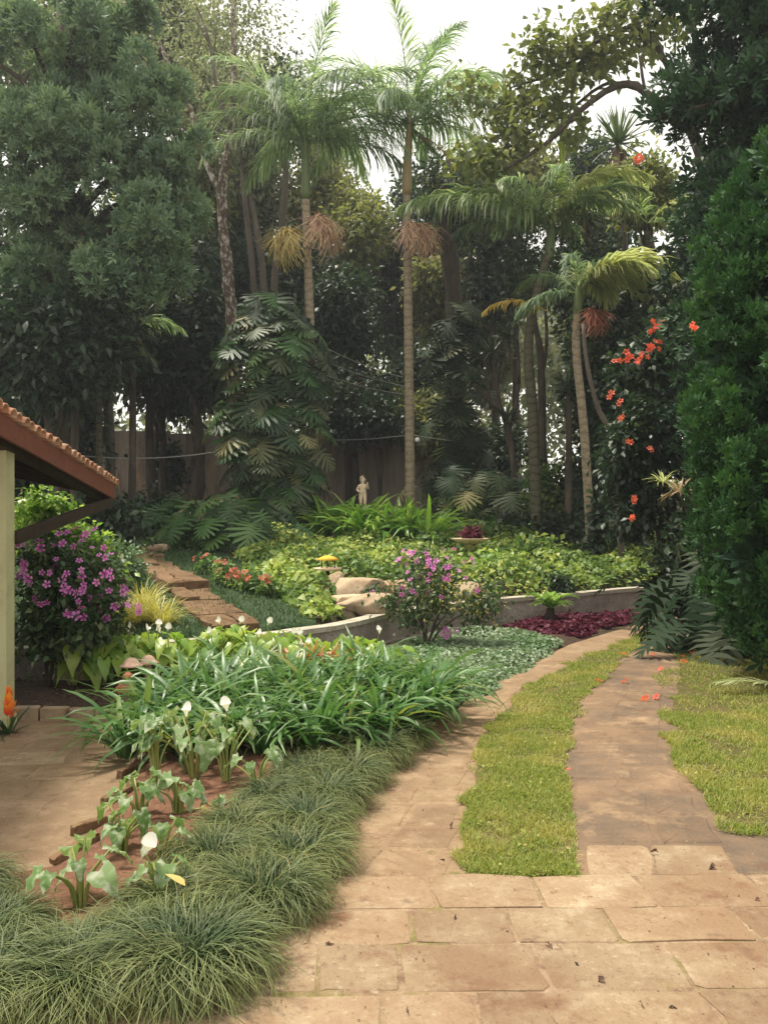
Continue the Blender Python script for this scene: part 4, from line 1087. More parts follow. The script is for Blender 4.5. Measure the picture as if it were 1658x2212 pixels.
# bare trunks between the palms
tr, b0, c0 = trunk_tree('slender_tree', 'slender tree with speckled lichen covered trunk leaning left of the palms', 'tree', [(512, 1060, 23), (505, 760, 23), (492, 600, 23), (480, 425, 23), (497, 290, 23), (505, 140, 23), (503, -60, 23)], 0.19, 0.06, M_speckle, bump=0.12, n=64)
limb(tr, b0, [(480, 425, 23), (440, 340, 23), (405, 215, 23.3), (350, 110, 23.5), (330, 20, 23.6)], 0.09, 0.03, M_speckle)
limb(tr, b0, [(500, 290, 23), (470, 200, 22.6), (450, 80, 22.4), (410, -20, 22.4)], 0.06, 0.02, M_greybark)
limb(tr, b0, [(497, 300, 23), (485, 230, 23.5), (462, 150, 23.6), (470, 40, 23.6)], 0.05, 0.02, M_greybark)
limb(tr, b0, [(450, 90, 22.4), (420, 45, 22.4), (345, 30, 22.3)], 0.03, 0.012, M_greybark)
g = G(); crown(g, [(np.array(W(430, 60, 23)) - b0, (1.6, 1.5, 1.5)), (np.array(W(540, 40, 23.5)) - b0, (1.3, 1.3, 1.2)), (np.array(W(380, 220, 23.5)) - b0, (0.9, 1, 0.9))], 420, 7, T_QUAD, (0.10, 0.18), rg(61), 0.5, 0.2, 0.6); g.build('crown', M_bg[3], tr)

tr, b1, c1 = trunk_tree('forked_tree', 'grey twin trunk tree behind the top of the leafy climber', 'tree', [(560, 1000, 26), (556, 760, 26), (548, 600, 26), (530, 440, 26), (515, 300, 26), (470, 150, 26)], 0.15, 0.05, M_greybark, n=24)
limb(tr, b1, [(562, 760, 26), (570, 620, 26), (552, 480, 26), (530, 380, 26.2), (540, 200, 26.2)], 0.15, 0.05, M_greybark)
g = G(); crown(g, [(np.array(W(500, 170, 26)) - b1, (1.9, 1.8, 1.5)), (np.array(W(560, 260, 26)) - b1, (1.4, 1.6, 1.2))], 420, 8, T_QUAD, (0.12, 0.2), rg(62), 0.6); g.build('crown', M_bg[3], tr)
tr, b2, c2 = trunk_tree('curved_tree', 'tan tree trunk curving left of the left palm', 'tree', [(590, 1000, 25), (592, 640, 25), (608, 500, 25), (617, 390, 25), (618, 330, 25), (640, 300, 25), (625, 250, 25)], 0.13, 0.05, M_greybark, n=26)
g = G(); crown(g, [(np.array(W(620, 220, 25)) - b2, (1.3, 1.4, 1.2)), (np.array(W(580, 300, 25.4)) - b2, (0.9, 1.0, .8))], 300, 8, T_QUAD, (0.12, 0.2), rg(63), 0.5); g.build('crown', M_bg[0], tr)
tr, b3, c3 = trunk_tree('thin_tree', 'thin dark forked trunk just right of the straight dark palm trunk', 'tree', [(1172, 1090, 21.5), (1170, 900, 21.5), (1166, 760, 21.5), (1155, 700, 21.5), (1150, 600, 21.5)], 0.12, 0.05, M_bark, n=20)
limb(tr, b3, [(1172, 800, 21.5), (1180, 740, 21.5), (1178, 680, 21.6), (1172, 600, 21.6)], 0.05, 0.03, M_bark)
g = G(); crown(g, [(np.array(W(1160, 560, 22)) - b3, (1.0, 1.0, 1.0))], 160, 8, T_QUAD, (0.12, 0.2), rg(64), 0.5); g.build('crown', M_bg[0], tr)
tr, b4, c4 = trunk_tree('leaning_tree', 'pale thin trunk leaning out beside the flame flowered shrub', 'tree', [(1345, 1120, 17.5), (1320, 960, 17.5), (1290, 880, 17.5), (1268, 790, 17.5), (1258, 700, 17.5)], 0.07, 0.035, M_greybark, n=18)
g = G(); crown(g, [(np.array(W(1262, 560, 20.5)) - b4, (0.7, 0.6, 0.5))], 110, 8, T_QUAD, (0.1, 0.16), rg(65), 0.4); g.build('crown', M_bg[0], tr)
tr, b5, c5 = trunk_tree('dark_trunk', 'broad dark trunk carrying the smaller climber right of the central palm', 'tree', [(985, 1090, 25.2), (985, 850, 25.2), (980, 640, 25.2), (958, 480, 25.2), (955, 400, 25.2)], 0.30, 0.2, M_bark, n=20)
g = G(); crown(g, [(np.array(W(965, 390, 25.4)) - b5, (1.3, 1.2, 0.9)), (np.array(W(1010, 470, 25.4)) - b5, (0.8, 1, 0.8))], 340, 8, T_QUAD, (0.14, 0.24), rg(66), 0.5, 0.6); g.build('crown', M_bg[0], tr)

# climbers: broad cut leaves one above the other
LEAFM = {}
def leaf_mesh(k, mat):
    if (k, mat.name) not in LEAFM:
        LEAFM[(k, mat.name)] = tpl_g(SPLITS[k]).mesh('leaf', mat)
    return LEAFM[(k, mat.name)]
def set_axes(o, p, d, up, s):
    M = frames(np.array([d], float), np.array([up], float))[0] * s
    o.matrix_local = Matrix([list(M[i]) + [p[i]] for i in range(3)] + [[0, 0, 0, 1]])
def put_leaf(me, root, p, d, up, s, name='leaf'):
    o = bpy.data.objects.new(name, me); col.objects.link(o); o.parent = root
    set_axes(o, p, d, up, s)
    return o
def climber(name, label, base, height, rad_fn, n, size, mats, seed, stem_r=0.12, front=0.75):
    r = rg(seed); root = empty(name, tuple(base)); tag(root, label, 'climbing plant')
    g = G(); tube(g, [(0, 0, 0), (0.05, 0, height*0.4), (-0.03, 0, height*0.75), (0.02, 0, height)], [stem_r, stem_r, stem_r*0.8, stem_r*0.5], 8, bump=0.1); g.build('stem', M_bark, root)
    pet = G()
    for i in range(n):
        z = height * (0.03 + 0.97*((i + r.uniform()) / n))
        az = -math.pi/2 + (r.normal(0, 0.95) if r.uniform() < front else r.uniform(-3.1, 3.1))
        rd = rad_fn(z/height) * r.uniform(0.72, 1.05)
        out = np.array([math.cos(az), math.sin(az), 0])
        p = out*rd + np.array([0, 0, z])
        droop = r.uniform(0.15, 0.85)
        d = out + np.array([r.normal(0, .25), r.normal(0, .25), -droop])
        up = np.array([0, 0, 1.0]) + out*0.35 + r.normal(0, 0.22, 3)
        s = r.uniform(*size)
        mat = mats[0] if r.uniform() < 0.72 else mats[1]
        put_leaf(leaf_mesh(int(r.integers(0, 3)), mat), root, p, d, up, s)
        tube(pet, [(0, 0, z-0.15), tuple(out*rd*0.6 + np.array([0, 0, z+0.1])), tuple(p)], [.02, .015, .01], 4, cap=False)
    pet.build('leaf_stalks', M_phild, root)
    return root
bs = np.array(W(592, 1130, 21.3)); bs[2] = h(bs[0], bs[1])
def prof(t): return 0.35 + 0.85*math.sin(math.pi*min(1, 0.15 + 0.75*t))**0.8 * (1.0 if t < 0.8 else 1 - (t-0.8)*1.6) + 0.1*math.sin(t*17)
climber('leafy_climber', 'tall column of broad cut climber leaves left of centre with some yellowed leaves', bs, CAMZ-(640-HY)/FOC*21.3-bs[2], prof, 290, (0.34, 0.82), (M_phil, M_philg), 71)
bs = np.array(W(985, 1090, 24.4)); bs[2] = h(bs[0], bs[1])
climber('leafy_climber', 'narrower dark column of climber leaves right of the central palm', bs, CAMZ-(660-HY)/FOC*24.4-bs[2], lambda t: 0.45 + 0.35*math.sin(math.pi*t), 110, (0.5, 0.85), (M_phild, M_phil), 72)

# rosette plants
def rosette(name, label, pts, heads, mat, trunk_mat=M_bark, r0=0.09, r1=0.06, limbs=(), cat='yucca', skirt=True, n=95):
    root, b, c = trunk_tree(name, label, cat, pts, r0, r1, trunk_mat, n=16)
    for L in limbs: limb(root, b, L, r1*0.9, r1*0.6, trunk_mat)
    for i, (px, py, Y, Lb, w) in enumerate(heads):
        p = np.array(W(px, py, Y)) - b
        g = G(); g.addg(blades(n, rg(80+i+len(label)), 0.05, (Lb*0.75, Lb*1.1), (-35, 88), (0, 30), w, segs=3, keel=0.25, p=2.2, jitter=0.08), p)
        g.build('rosette', mat, root)
        if skirt:
            g = G(); g.addg(blades(60, rg(90+i), 0.07, (Lb*0.6, Lb*1.0), (-89, -55), (0, 10), w*0.8, segs=2), p - np.array([0, 0, 0.08]))
            g.build('dry_skirt', M_skirt, root)
    return root
rosette('yucca_tree', 'tall yucca with big spiky head and hanging dry skirt under the tree branch', [(1352, 900, 25), (1350, 650, 25), (1345, 450, 25), (1335, 318, 25)], [(1335, 310, 25, 1.25, 0.075)], M_yucca)
rosette('yucca_tree', 'shorter dark yucca head just below the big spiky yucca', [(1290, 900, 23), (1285, 700, 23), (1268, 560, 23), (1262, 475, 23)], [(1262, 468, 23, 0.95, 0.07)], M_yuccad)
rosette('yucca_tree', 'yucca with long dark leaves in front of the black shade on the left', [(285, 1000, 19.5), (287, 850, 19.5), (290, 705, 19.5)], [(290, 700, 19.5, 0.85, 0.07)], M_yuccad)
rosette('yucca_tree', 'dark spiky yucca head under the left conifer', [(160, 900, 18.5), (165, 700, 18.5), (170, 480, 18.5)], [(170, 478, 18.5, 0.8, 0.06)], M_yuccad, skirt=True)
rosette('yucca_tree', 'many stemmed dark dracaena with spiky heads in front of the pale gap', [(1125, 1010, 22.5), (1095, 920, 22.5), (1050, 860, 22.5), (1022, 830, 22.5)],
        [(1018, 825, 22.5, 0.5, 0.05), (1062, 760, 22.5, 0.62, 0.055), (1095, 730, 22.6, 0.4, 0.045), (1110, 690, 22.7, 0.4, 0.045), (1092, 905, 22.3, 0.5, 0.05)], M_yuccad, r0=0.09, r1=0.055,
        limbs=[[(1090, 915, 22.5), (1075, 850, 22.5), (1062, 760, 22.5)], [(1100, 930, 22.5), (1118, 850, 22.6), (1120, 780, 22.7), (1110, 690, 22.7)], [(1060, 880, 22.5), (1052, 820, 22.5), (1048, 740, 22.5)], [(1118, 830, 22.6), (1105, 780, 22.6), (1095, 730, 22.6)]], cat='dracaena', skirt=False, n=60)
rosette('yucca_tree', 'small dark spiky rosette left of the slender curved palm', [(1225, 1000, 20), (1228, 920, 20), (1225, 850, 20)], [(1225, 845, 20, 0.55, 0.05)], M_yuccad, skirt=False)

# broadleaf tree reaching in from the right
def spread_tree(name, label, trunk, limbs, clumps, mat, n, size, seed, r0=0.25, r1=0.12, tpl=T_LEAF, tmat=M_bark, per=8, tw=0.4, droop=0.4):
    root, b, c = trunk_tree(name, label, 'tree', trunk, r0, r1, tmat, n=16)
    for L, a0, a1 in limbs: limb(root, b, L, a0, a1, tmat, n=14)
    g = G(); r = rg(seed)
    cl = []
    for (px, py, rx, ry, Y) in clumps:
        cl += subclumps(np.array(W(px, py, Y)) - b, np.array([rx*Y/FOC, rx*Y/FOC, ry*Y/FOC]), 4, r, 0.5)
    crown(g, cl, n, per, tpl, size, r, tw, droop, 0.5)
    g.build('crown', mat, root)
    return root
spread_tree('spreading_tree', 'broadleaf tree spreading a dark branch across the sky at upper right', [(1560, 1050, 20), (1550, 700, 20), (1530, 400, 20), (1480, 250, 20)],
    [([(1500, 290, 20), (1430, 230, 20), (1370, 185, 20), (1320, 190, 20), (1250, 240, 20), (1180, 310, 19.8), (1080, 370, 19.5)], 0.13, 0.035),
     ([(1370, 185, 20), (1330, 180, 20.3), (1290, 190, 20.4), (1180, 270, 20.6), (1040, 300, 20.6)], 0.06, 0.02),
     ([(1480, 250, 20), (1430, 120, 20), (1370, 60, 20), (1290, 90, 20.2), (1190, 160, 20.4), (1100, 190, 20.4)], 0.09, 0.02),
     ([(1480, 250, 20), (1500, 100, 20), (1480, -40, 20)], 0.12, 0.05),
     ([(1500, 300, 20), (1460, 260, 19.6), (1400, 215, 19.4), (1380, 120, 19.3)], 0.08, 0.03)],
    [(1180, 110, 60, 55, 20), (1250, 150, 70, 50, 20.2), (1150, 170, 60, 40, 20.4), (1100, 230, 60, 45, 20.4), (1190, 240, 70, 40, 20.4), (1270, 60, 60, 50, 20), (1370, 40, 80, 50, 20), (1130, 300, 70, 45, 20), (1050, 330, 60, 45, 19.8), (1030, 190, 45, 35, 20.6), (1320, 110, 50, 40, 20), (1450, 60, 80, 60, 20), (1230, 290, 40, 30, 20)],
    M_bg[2], 430, (0.16, 0.28), 101, tw=0.45)

# the trees standing behind
def btree(label, px, py, rx, ry, Y, mat, n, size, seed, k=12, tpl=T_QUAD, per=9, tw=0.5, group='trees closing the back of the garden', name='background_tree'):
    c = np.array(W(px, py, Y)); z0 = h(c[0], Y)
    base = np.array([c[0], Y, z0]); root = empty(name, tuple(base)); tag(root, label, 'tree', group)
    r = rg(seed); rr = np.array([rx, rx, ry]) * Y / FOC; cc = c - base
    top = max(cc[2] + rr[2]*0.5, 0.8)
    g = G(); P = curve([(0, 0, -0.1), (r.normal(0, .15), r.normal(0, .15), top*0.4), (r.normal(0, .2), r.normal(0, .2), top*0.75), (0, 0, top)], 12)
    tube(g, P, np.linspace(0.16, 0.05, 12), 7, bump=0.1, seed=seed)
    for q in range(6):
        a = P[4 + q]; e = cc + norm(r.normal(size=3))*rr*0.7
        tube(g, curve([a, (a+e)/2 + np.array([0, 0, .2]), e], 6), np.linspace(0.06, 0.02, 6), 5)
    g.build('trunk', M_bark if seed % 2 else M_greybark, root)
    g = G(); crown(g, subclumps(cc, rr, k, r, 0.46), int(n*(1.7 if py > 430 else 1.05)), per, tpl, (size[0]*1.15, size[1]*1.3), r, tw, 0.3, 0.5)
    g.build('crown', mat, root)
    return root
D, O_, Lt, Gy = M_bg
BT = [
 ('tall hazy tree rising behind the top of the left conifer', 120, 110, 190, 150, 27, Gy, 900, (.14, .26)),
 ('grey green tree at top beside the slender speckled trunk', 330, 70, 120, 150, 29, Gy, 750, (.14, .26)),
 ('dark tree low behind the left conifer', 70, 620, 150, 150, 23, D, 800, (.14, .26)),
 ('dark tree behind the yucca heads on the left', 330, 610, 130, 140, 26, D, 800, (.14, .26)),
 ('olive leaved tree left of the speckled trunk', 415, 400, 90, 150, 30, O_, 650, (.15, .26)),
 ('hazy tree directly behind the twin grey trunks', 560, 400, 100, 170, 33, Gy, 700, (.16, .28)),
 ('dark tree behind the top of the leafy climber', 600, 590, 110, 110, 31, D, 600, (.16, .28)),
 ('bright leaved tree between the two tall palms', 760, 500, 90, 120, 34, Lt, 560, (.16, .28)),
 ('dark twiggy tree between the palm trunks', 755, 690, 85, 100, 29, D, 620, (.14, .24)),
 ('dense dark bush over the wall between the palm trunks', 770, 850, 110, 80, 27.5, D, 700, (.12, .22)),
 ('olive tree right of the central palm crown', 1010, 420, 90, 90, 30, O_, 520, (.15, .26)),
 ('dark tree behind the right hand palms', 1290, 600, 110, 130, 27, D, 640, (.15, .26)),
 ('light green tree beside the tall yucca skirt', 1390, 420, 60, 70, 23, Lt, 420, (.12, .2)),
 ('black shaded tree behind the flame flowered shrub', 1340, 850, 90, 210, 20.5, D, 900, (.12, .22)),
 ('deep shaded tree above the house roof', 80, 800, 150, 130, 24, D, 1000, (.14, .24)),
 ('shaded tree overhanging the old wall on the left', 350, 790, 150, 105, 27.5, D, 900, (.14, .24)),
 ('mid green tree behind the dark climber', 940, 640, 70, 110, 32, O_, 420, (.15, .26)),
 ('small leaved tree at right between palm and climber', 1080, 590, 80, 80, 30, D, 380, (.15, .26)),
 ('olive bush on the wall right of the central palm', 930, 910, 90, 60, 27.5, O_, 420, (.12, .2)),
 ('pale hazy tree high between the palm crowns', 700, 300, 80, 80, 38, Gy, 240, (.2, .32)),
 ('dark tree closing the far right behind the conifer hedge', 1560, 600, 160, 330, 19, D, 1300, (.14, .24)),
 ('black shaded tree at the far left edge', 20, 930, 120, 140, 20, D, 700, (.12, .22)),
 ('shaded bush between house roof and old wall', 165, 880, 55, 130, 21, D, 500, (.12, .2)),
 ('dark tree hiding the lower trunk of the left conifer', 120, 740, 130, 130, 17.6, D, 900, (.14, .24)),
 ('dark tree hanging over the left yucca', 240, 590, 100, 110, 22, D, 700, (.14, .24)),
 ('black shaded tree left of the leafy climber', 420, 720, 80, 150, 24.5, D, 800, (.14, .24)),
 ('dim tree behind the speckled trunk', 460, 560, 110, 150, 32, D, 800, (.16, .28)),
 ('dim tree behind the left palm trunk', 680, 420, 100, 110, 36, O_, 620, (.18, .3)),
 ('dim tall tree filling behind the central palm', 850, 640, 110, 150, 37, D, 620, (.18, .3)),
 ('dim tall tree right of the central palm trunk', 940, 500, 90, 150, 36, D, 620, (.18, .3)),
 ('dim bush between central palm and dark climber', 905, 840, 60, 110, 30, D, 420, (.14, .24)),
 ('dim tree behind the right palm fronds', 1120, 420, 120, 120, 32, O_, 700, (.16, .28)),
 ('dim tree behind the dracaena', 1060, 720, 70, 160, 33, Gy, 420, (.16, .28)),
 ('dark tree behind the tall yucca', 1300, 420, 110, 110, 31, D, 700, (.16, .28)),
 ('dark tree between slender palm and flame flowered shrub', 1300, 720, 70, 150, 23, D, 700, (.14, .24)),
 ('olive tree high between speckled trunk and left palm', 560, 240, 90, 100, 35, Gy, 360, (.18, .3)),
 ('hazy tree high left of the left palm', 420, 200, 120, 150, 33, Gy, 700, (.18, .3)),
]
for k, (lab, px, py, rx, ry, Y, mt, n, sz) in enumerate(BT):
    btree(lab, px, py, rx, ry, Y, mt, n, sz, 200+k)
# a far wood seen through the gaps
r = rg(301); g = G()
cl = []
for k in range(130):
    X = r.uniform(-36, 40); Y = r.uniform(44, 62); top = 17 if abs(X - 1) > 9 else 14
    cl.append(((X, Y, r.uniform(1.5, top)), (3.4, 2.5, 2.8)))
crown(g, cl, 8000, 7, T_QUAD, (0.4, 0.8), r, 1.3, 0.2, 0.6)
tag(g.build('far_wood', M_bg[3]), kind='stuff')  # light grey leaves stand in for haze at this distance

# ------------------------------------------------------------------ conifers
def t_spray(nb=5, seed=0):
    r = rg(seed); V, T, L = [], [], []
    for k in range(nb):
        a = (k/(nb-1) - 0.5) * R(105); ln = 1.0 - 0.35*abs(k/(nb-1)-0.5)*2
        d = np.array([math.sin(a), math.cos(a), 0]); s = np.array([math.cos(a), -math.sin(a), 0])
        zc = 0.12*r.normal()
        b = len(V)
        V += [(0, 0, 0), tuple(d*ln*0.55 + s*0.15 + np.array([0, 0, zc])), tuple(d*ln*0.55 - s*0.15 + np.array([0, 0, zc])), tuple(d*ln + np.array([0, 0, zc*1.5 - 0.1]))]
        L += [0, .55, .55, 1]
        T += [(b, b+1, b+2), (b+1, b+3, b+2)]
    return np.array(V), np.array(T), np.array(L)
T_SPRAY = t_spray(3)
def puffs(g, centres, radii, n, size, rng, up=0.5, tones=None):
    for i, (c, rad) in enumerate(zip(centres, radii)):
        d = norm(rng.normal(size=(n, 3)) + np.array([0, 0, 0.35]))
        pos = c + d*rad*rng.uniform(0.45, 0.95, n)[:, None]
        dirs = norm(d + np.array([0, 0, up]) + rng.normal(0, 0.35, (n, 3)))
        ups = norm(rng.normal(size=(n, 3)) + d)
        M = frames(dirs, ups) * rng.uniform(size[0], size[1], n)[:, None, None]
        t = rng.uniform(0, 0.6) if tones is None else tones[i]
        scatter(g, T_SPRAY, pos, M, np.clip(t + rng.uniform(0, 0.38, n), 0, 0.999))

# the big conifer on the right
bc = np.array([5.05, 8.6, -0.05])
cr = empty('conifer', tuple(bc)); tag(cr, 'huge dense green conifer filling the right edge of the picture', 'conifer')
g = G(); tube(g, [(0, 0, 0), (0.05, 0, 2), (0, 0, 4), (0, 0.05, 5.9)], [0.28, 0.22, 0.13, 0.03], 9, bump=0.08); g.build('trunk', M_bark, cr)
zr = [(0.25, 1.15), (0.5, 1.38), (1.0, 1.66), (1.7, 1.88), (2.6, 1.90), (3.3, 1.90), (4.0, 1.86), (4.6, 1.70), (5.3, 1.35), (6.0, 0.85), (6.5, 0.2)]
zs_, rs_ = zip(*zr)
r = rg(111)
C, RD, TN = [], [], []
for i in range(1500):
    z = 0.3 + 6.1 * r.uniform() ** 0.95
    az = -2.2 + r.uniform(-1.9, 1.5)                    # the side that can be seen, and well round it
    lob = 1 + 0.045*math.sin(5*az + 1.1*z) + 0.03*math.sin(3.1*z + 2*az)
    rad = np.interp(z, zs_, rs_) * lob * r.uniform(0.78, 1.02)
    C.append((rad*math.cos(az), rad*math.sin(az), z)); RD.append(r.uniform(0.06, 0.15))
    TN.append(np.clip(0.15 + 0.9*(rad/np.interp(z, zs_, rs_) - 0.95) + r.normal(0, 0.16), 0, 0.62))  # sunken puffs toned darker than outer ones, shade between lumps put into colour
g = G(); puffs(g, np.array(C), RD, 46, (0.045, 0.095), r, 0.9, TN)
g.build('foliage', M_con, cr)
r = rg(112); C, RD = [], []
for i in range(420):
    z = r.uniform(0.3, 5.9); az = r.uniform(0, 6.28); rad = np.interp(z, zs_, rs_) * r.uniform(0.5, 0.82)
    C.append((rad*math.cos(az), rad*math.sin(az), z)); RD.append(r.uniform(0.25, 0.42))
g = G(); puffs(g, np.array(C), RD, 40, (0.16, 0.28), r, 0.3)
g.build('inner_foliage', M_condk, cr)  # deeper green inside paints the shade seen in the gaps
# lighter loose shoots hanging out at the top left of it
ct_ = empty('conifer', (5.9, 13.0, 0.0)); tag(ct_, 'dark ragged conifer against the sky behind the huge conifer', 'conifer')
g = G(); tube(g, [(0, 0, -0.05), (0.0, 0, 5), (0.05, 0, 14)], [0.25, 0.2, 0.05], 8, bump=0.08)
r = rg(113); C, RD = [], []
for i in range(620):
    z = r.uniform(1.2, 14.0); az = r.uniform(-4.2, 0.6); rad = np.interp(z, [0, 2, 4, 8, 11, 14.3], [1.5, 1.8, 1.8, 1.65, 1.4, 0.5]) * r.uniform(0.35, 1.0) * (1 + 0.12*math.sin(4*az + 1.9*z))
    C.append(np.array([rad*math.cos(az) + 0.35, rad*math.sin(az), z])); RD.append(r.uniform(0.26, 0.42))
for i in range(30):
    z = r.uniform(6.6, 12.5); az = r.uniform(-3.6, -0.6); L = np.interp(z, [6, 7.5, 9, 12.5], [1.8, 2.3, 2.4, 1.2]) * r.uniform(0.75, 1.1)
    e = np.array([L*math.cos(az), L*math.sin(az), z + r.uniform(-0.5, 0.4)])
    pts = curve([(0, 0, z - 0.3), e*0.5 + np.array([0, 0, z*0.5 + 0.1]), e], 8); tube(g, pts, np.linspace(0.06, 0.015, 8), 5)
    for q in range(11):
        t = r.uniform(0.3, 1.0); p = pts[int(t*7)] + r.normal(0, 0.22, 3); C.append(p); RD.append(r.uniform(0.2, 0.34))
g.build('trunk', M_bark, ct_)
g = G(); puffs(g, np.array(C), RD, 44, (0.12, 0.21), r, 0.2); g.build('foliage', M_condk, ct_)

# the blue green conifer at upper left
bl = np.array([-7.2, 19.0, h(-7.2, 19)])
cl_ = empty('conifer', tuple(bl)); tag(cl_, 'blue green conifer with soft rounded sprays at upper left', 'conifer')
g = G(); tube(g, [(0, 0, 0), (0.2, 0, 4), (0.1, 0.2, 8), (0, 0, 13.5)], [0.32, 0.26, 0.18, 0.05], 9, bump=0.08)
r = rg(114); C, RD, TN = [], [], []
LOBES = [(185, 165, 95, 60), (250, 175, 60, 70), (110, 210, 90, 70), (60, 230, 90, 80), (250, 250, 90, 70), (150, 280, 110, 80), (330, 330, 80, 60), (370, 310, 70, 60), (300, 380, 70, 70), (200, 370, 100, 80), (90, 340, 100, 90), (350, 400, 60, 60), (270, 460, 70, 80), (330, 470, 60, 50), (60, 440, 80, 60), (90, 420, 70, 50), (300, 560, 70, 70), (20, 330, 80, 100), (-60, 250, 100, 150), (-40, 420, 90, 100), (240, 320, 80, 60), (170, 140, 60, 40), (360, 520, 50, 60), (150, 500, 80, 60), (100, 570, 90, 60), (230, 600, 70, 60), (330, 620, 60, 60), (170, 640, 80, 60), (40, 620, 90, 80), (380, 440, 60, 60), (60, 70, 110, 60), (170, 40, 110, 60), (280, 70, 80, 60), (-40, 120, 90, 70), (330, 170, 50, 50), (230, -10, 120, 50)]
for (px, py, rx, ry) in LOBES:
    Yd = 18.6 + r.uniform(-1.4, 0.9)
    c = np.array(W(px, py, Yd)) - bl
    z0 = max(2.0, c[2]-1.2); tube(g, curve([(0.1, 0.1, z0), c*np.array([.55, .55, 1]) + np.array([0, 0, -0.35]), c], 8), np.linspace(0.09, 0.02, 8), 5)
    for q in range(8):
        d = norm(r.normal(size=3)); C.append(c + d*np.array([rx, 70, ry])*0.0102*r.uniform(0.45, 0.95)); RD.append(r.uniform(0.22, 0.42))
        TN.append(np.clip(0.25 + r.normal(0, .2), 0, .6))
g.build('trunk', M_bark, cl_)
g = G(); puffs(g, np.array(C), RD, 105, (0.125, 0.23), r, 0.35, TN); g.build('foliage', M_conblue, cl_)
# ==== PART 3 ====
# ------------------------------------------------------------------ flowering shrubs
def t_flower(n=5, w=0.55, cup=0.25):
    V, T, L = [], [], []
    for k in range(n):
        a = 2*math.pi*k/n; d = np.array([math.cos(a), math.sin(a), 0]); s = np.array([-d[1], d[0], 0])
        b = len(V)
        for q, l in ((d*0.08, 0), (d*0.6 + s*w*0.62 + np.array([0, 0, cup*.6]), .6), (d*0.6 - s*w*0.62 + np.array([0, 0, cup*.6]), .6), (d + np.array([0, 0, cup*.7]) + s*0.22, 1), (d + np.array([0, 0, cup*.7]) - s*0.22, 1)):
            V.append(q); L.append(l)
        T += [(b, b+1, b+2), (b+1, b+3, b+2), (b+3, b+4, b+2)]
    return np.array(V), np.array(T), np.array(L)
def flower_mesh(name, mat, s, seed, n=5, w=0.55, heart=True, cup=0.25):
    r = rg(seed); t = t_flower(n, w, cup); V = t[0]*s; V = V + r.normal(0, s*0.06, V.shape)
    g = G(); g.add(V, t[1], r.uniform(0, .9), t[2]); return g.mesh(name, mat, smooth=False)
def face_flower(me, root, p, d, name='flower', s=1.0, roll=0.0):
    d = norm(np.array(d, float)); x = norm(np.cross(d, np.array([0.3, 0.2, 1.0]))); y = np.cross(d, x)
    x, y = x*math.cos(roll) + y*math.sin(roll), y*math.cos(roll) - x*math.sin(roll)
    o = bpy.data.objects.new(name, me); col.objects.link(o); o.parent = root
    o.matrix_local = Matrix([[x[i]*s, y[i]*s, d[i]*s, p[i]] for i in range(3)] + [[0, 0, 0, 1]])
    return o
MAG = [flower_mesh('flower', M_mag, 0.038, 400+k) for k in range(5)]
MAGS = [flower_mesh('flower', M_mag, 0.036, 410+k) for k in range(4)]
COR = [flower_mesh('flower', M_coral, 0.062, 420+k, cup=0.6) for k in range(4)]
def shrub(name, label, cat, base, stems, clumps, mat, n, per, size, seed, tpl=T_LEAF, tw=0.18, stem_r=0.018, smat=M_bark, droop=0.25, sub=6, f=0.5):
    base = np.array(base, float); root = empty(name, tuple(base)); tag(root, label, cat)
    r = rg(seed); g = G()
    for e in stems:
        e = np.array(e, float) - base
        tube(g, curve([(r.normal(0, .02), r.normal(0, .02), -0.03), e*np.array([.35, .35, .5]), e], 8), np.linspace(stem_r, stem_r*0.4, 8), 6, bump=0.1)
    g.build('stems', smat, root)
    cl = []
    for c, rr in clumps: cl += subclumps(np.array(c) - base, np.array(rr), sub, r, f)
    g = G(); crown(g, cl, n, per, tpl, size, r, tw, droop, 0.55); g.build('foliage', mat, root)
    return root, base, r, cl
def put_flowers(root, base, r, n, meshes, c, rr, cam_bias=0.8, sz=(0.8, 1.25), name='flower', zmin=-1.0):
    c = np.array(c, float) - base; rr = np.array(rr)
    k = 0
    while k < n:
        d = norm(r.normal(size=3) + np.array([0, -cam_bias, 0.25]))
        if d[2] < zmin: continue
        p = c + d*rr*r.uniform(0.72, 1.1)
        face_flower(meshes[int(r.integers(0, len(meshes)))], root, p, d + r.normal(0, .35, 3) + np.array([0, -0.3, 0.1]), name, r.uniform(*sz), r.uniform(0, 6)); k += 1

# left magenta shrub by the post
b = W(104, 1493, 8.3); b = (b[0], b[1], 0.0)
cc = W(168, 1265, 8.4)
rt_, bb, r, _ = shrub('flowering_shrub', 'magenta flowered shrub on thin dark stems beside the house post', 'shrub', b,
    [W(105, 1330, 8.3), W(150, 1300, 8.3), W(220, 1330, 8.4), W(70, 1290, 8.4), W(180, 1220, 8.5)],
    [(cc, (0.52, 0.45, 0.52)), (W(235, 1310, 8.4), (0.32, 0.3, 0.32)), (W(95, 1330, 8.3), (0.28, 0.3, 0.38)), (W(110, 1215, 8.5), (0.3, 0.3, 0.25)), (W(120, 1385, 8.35), (0.3, 0.28, 0.12))], M_tib, 900, 8, (0.05, 0.10), 501, tw=0.16)
put_flowers(rt_, bb, r, 62, MAG, cc, (0.60, 0.5, 0.58), zmin=-0.5, sz=(0.6, 1.2))
put_flowers(rt_, bb, r, 14, MAG, W(235, 1310, 8.4), (0.35, 0.33, 0.34), zmin=-0.5)
put_flowers(rt_, bb, r, 10, MAG, W(75, 1215, 8.2), (0.2, 0.2, 0.3), zmin=-0.8)
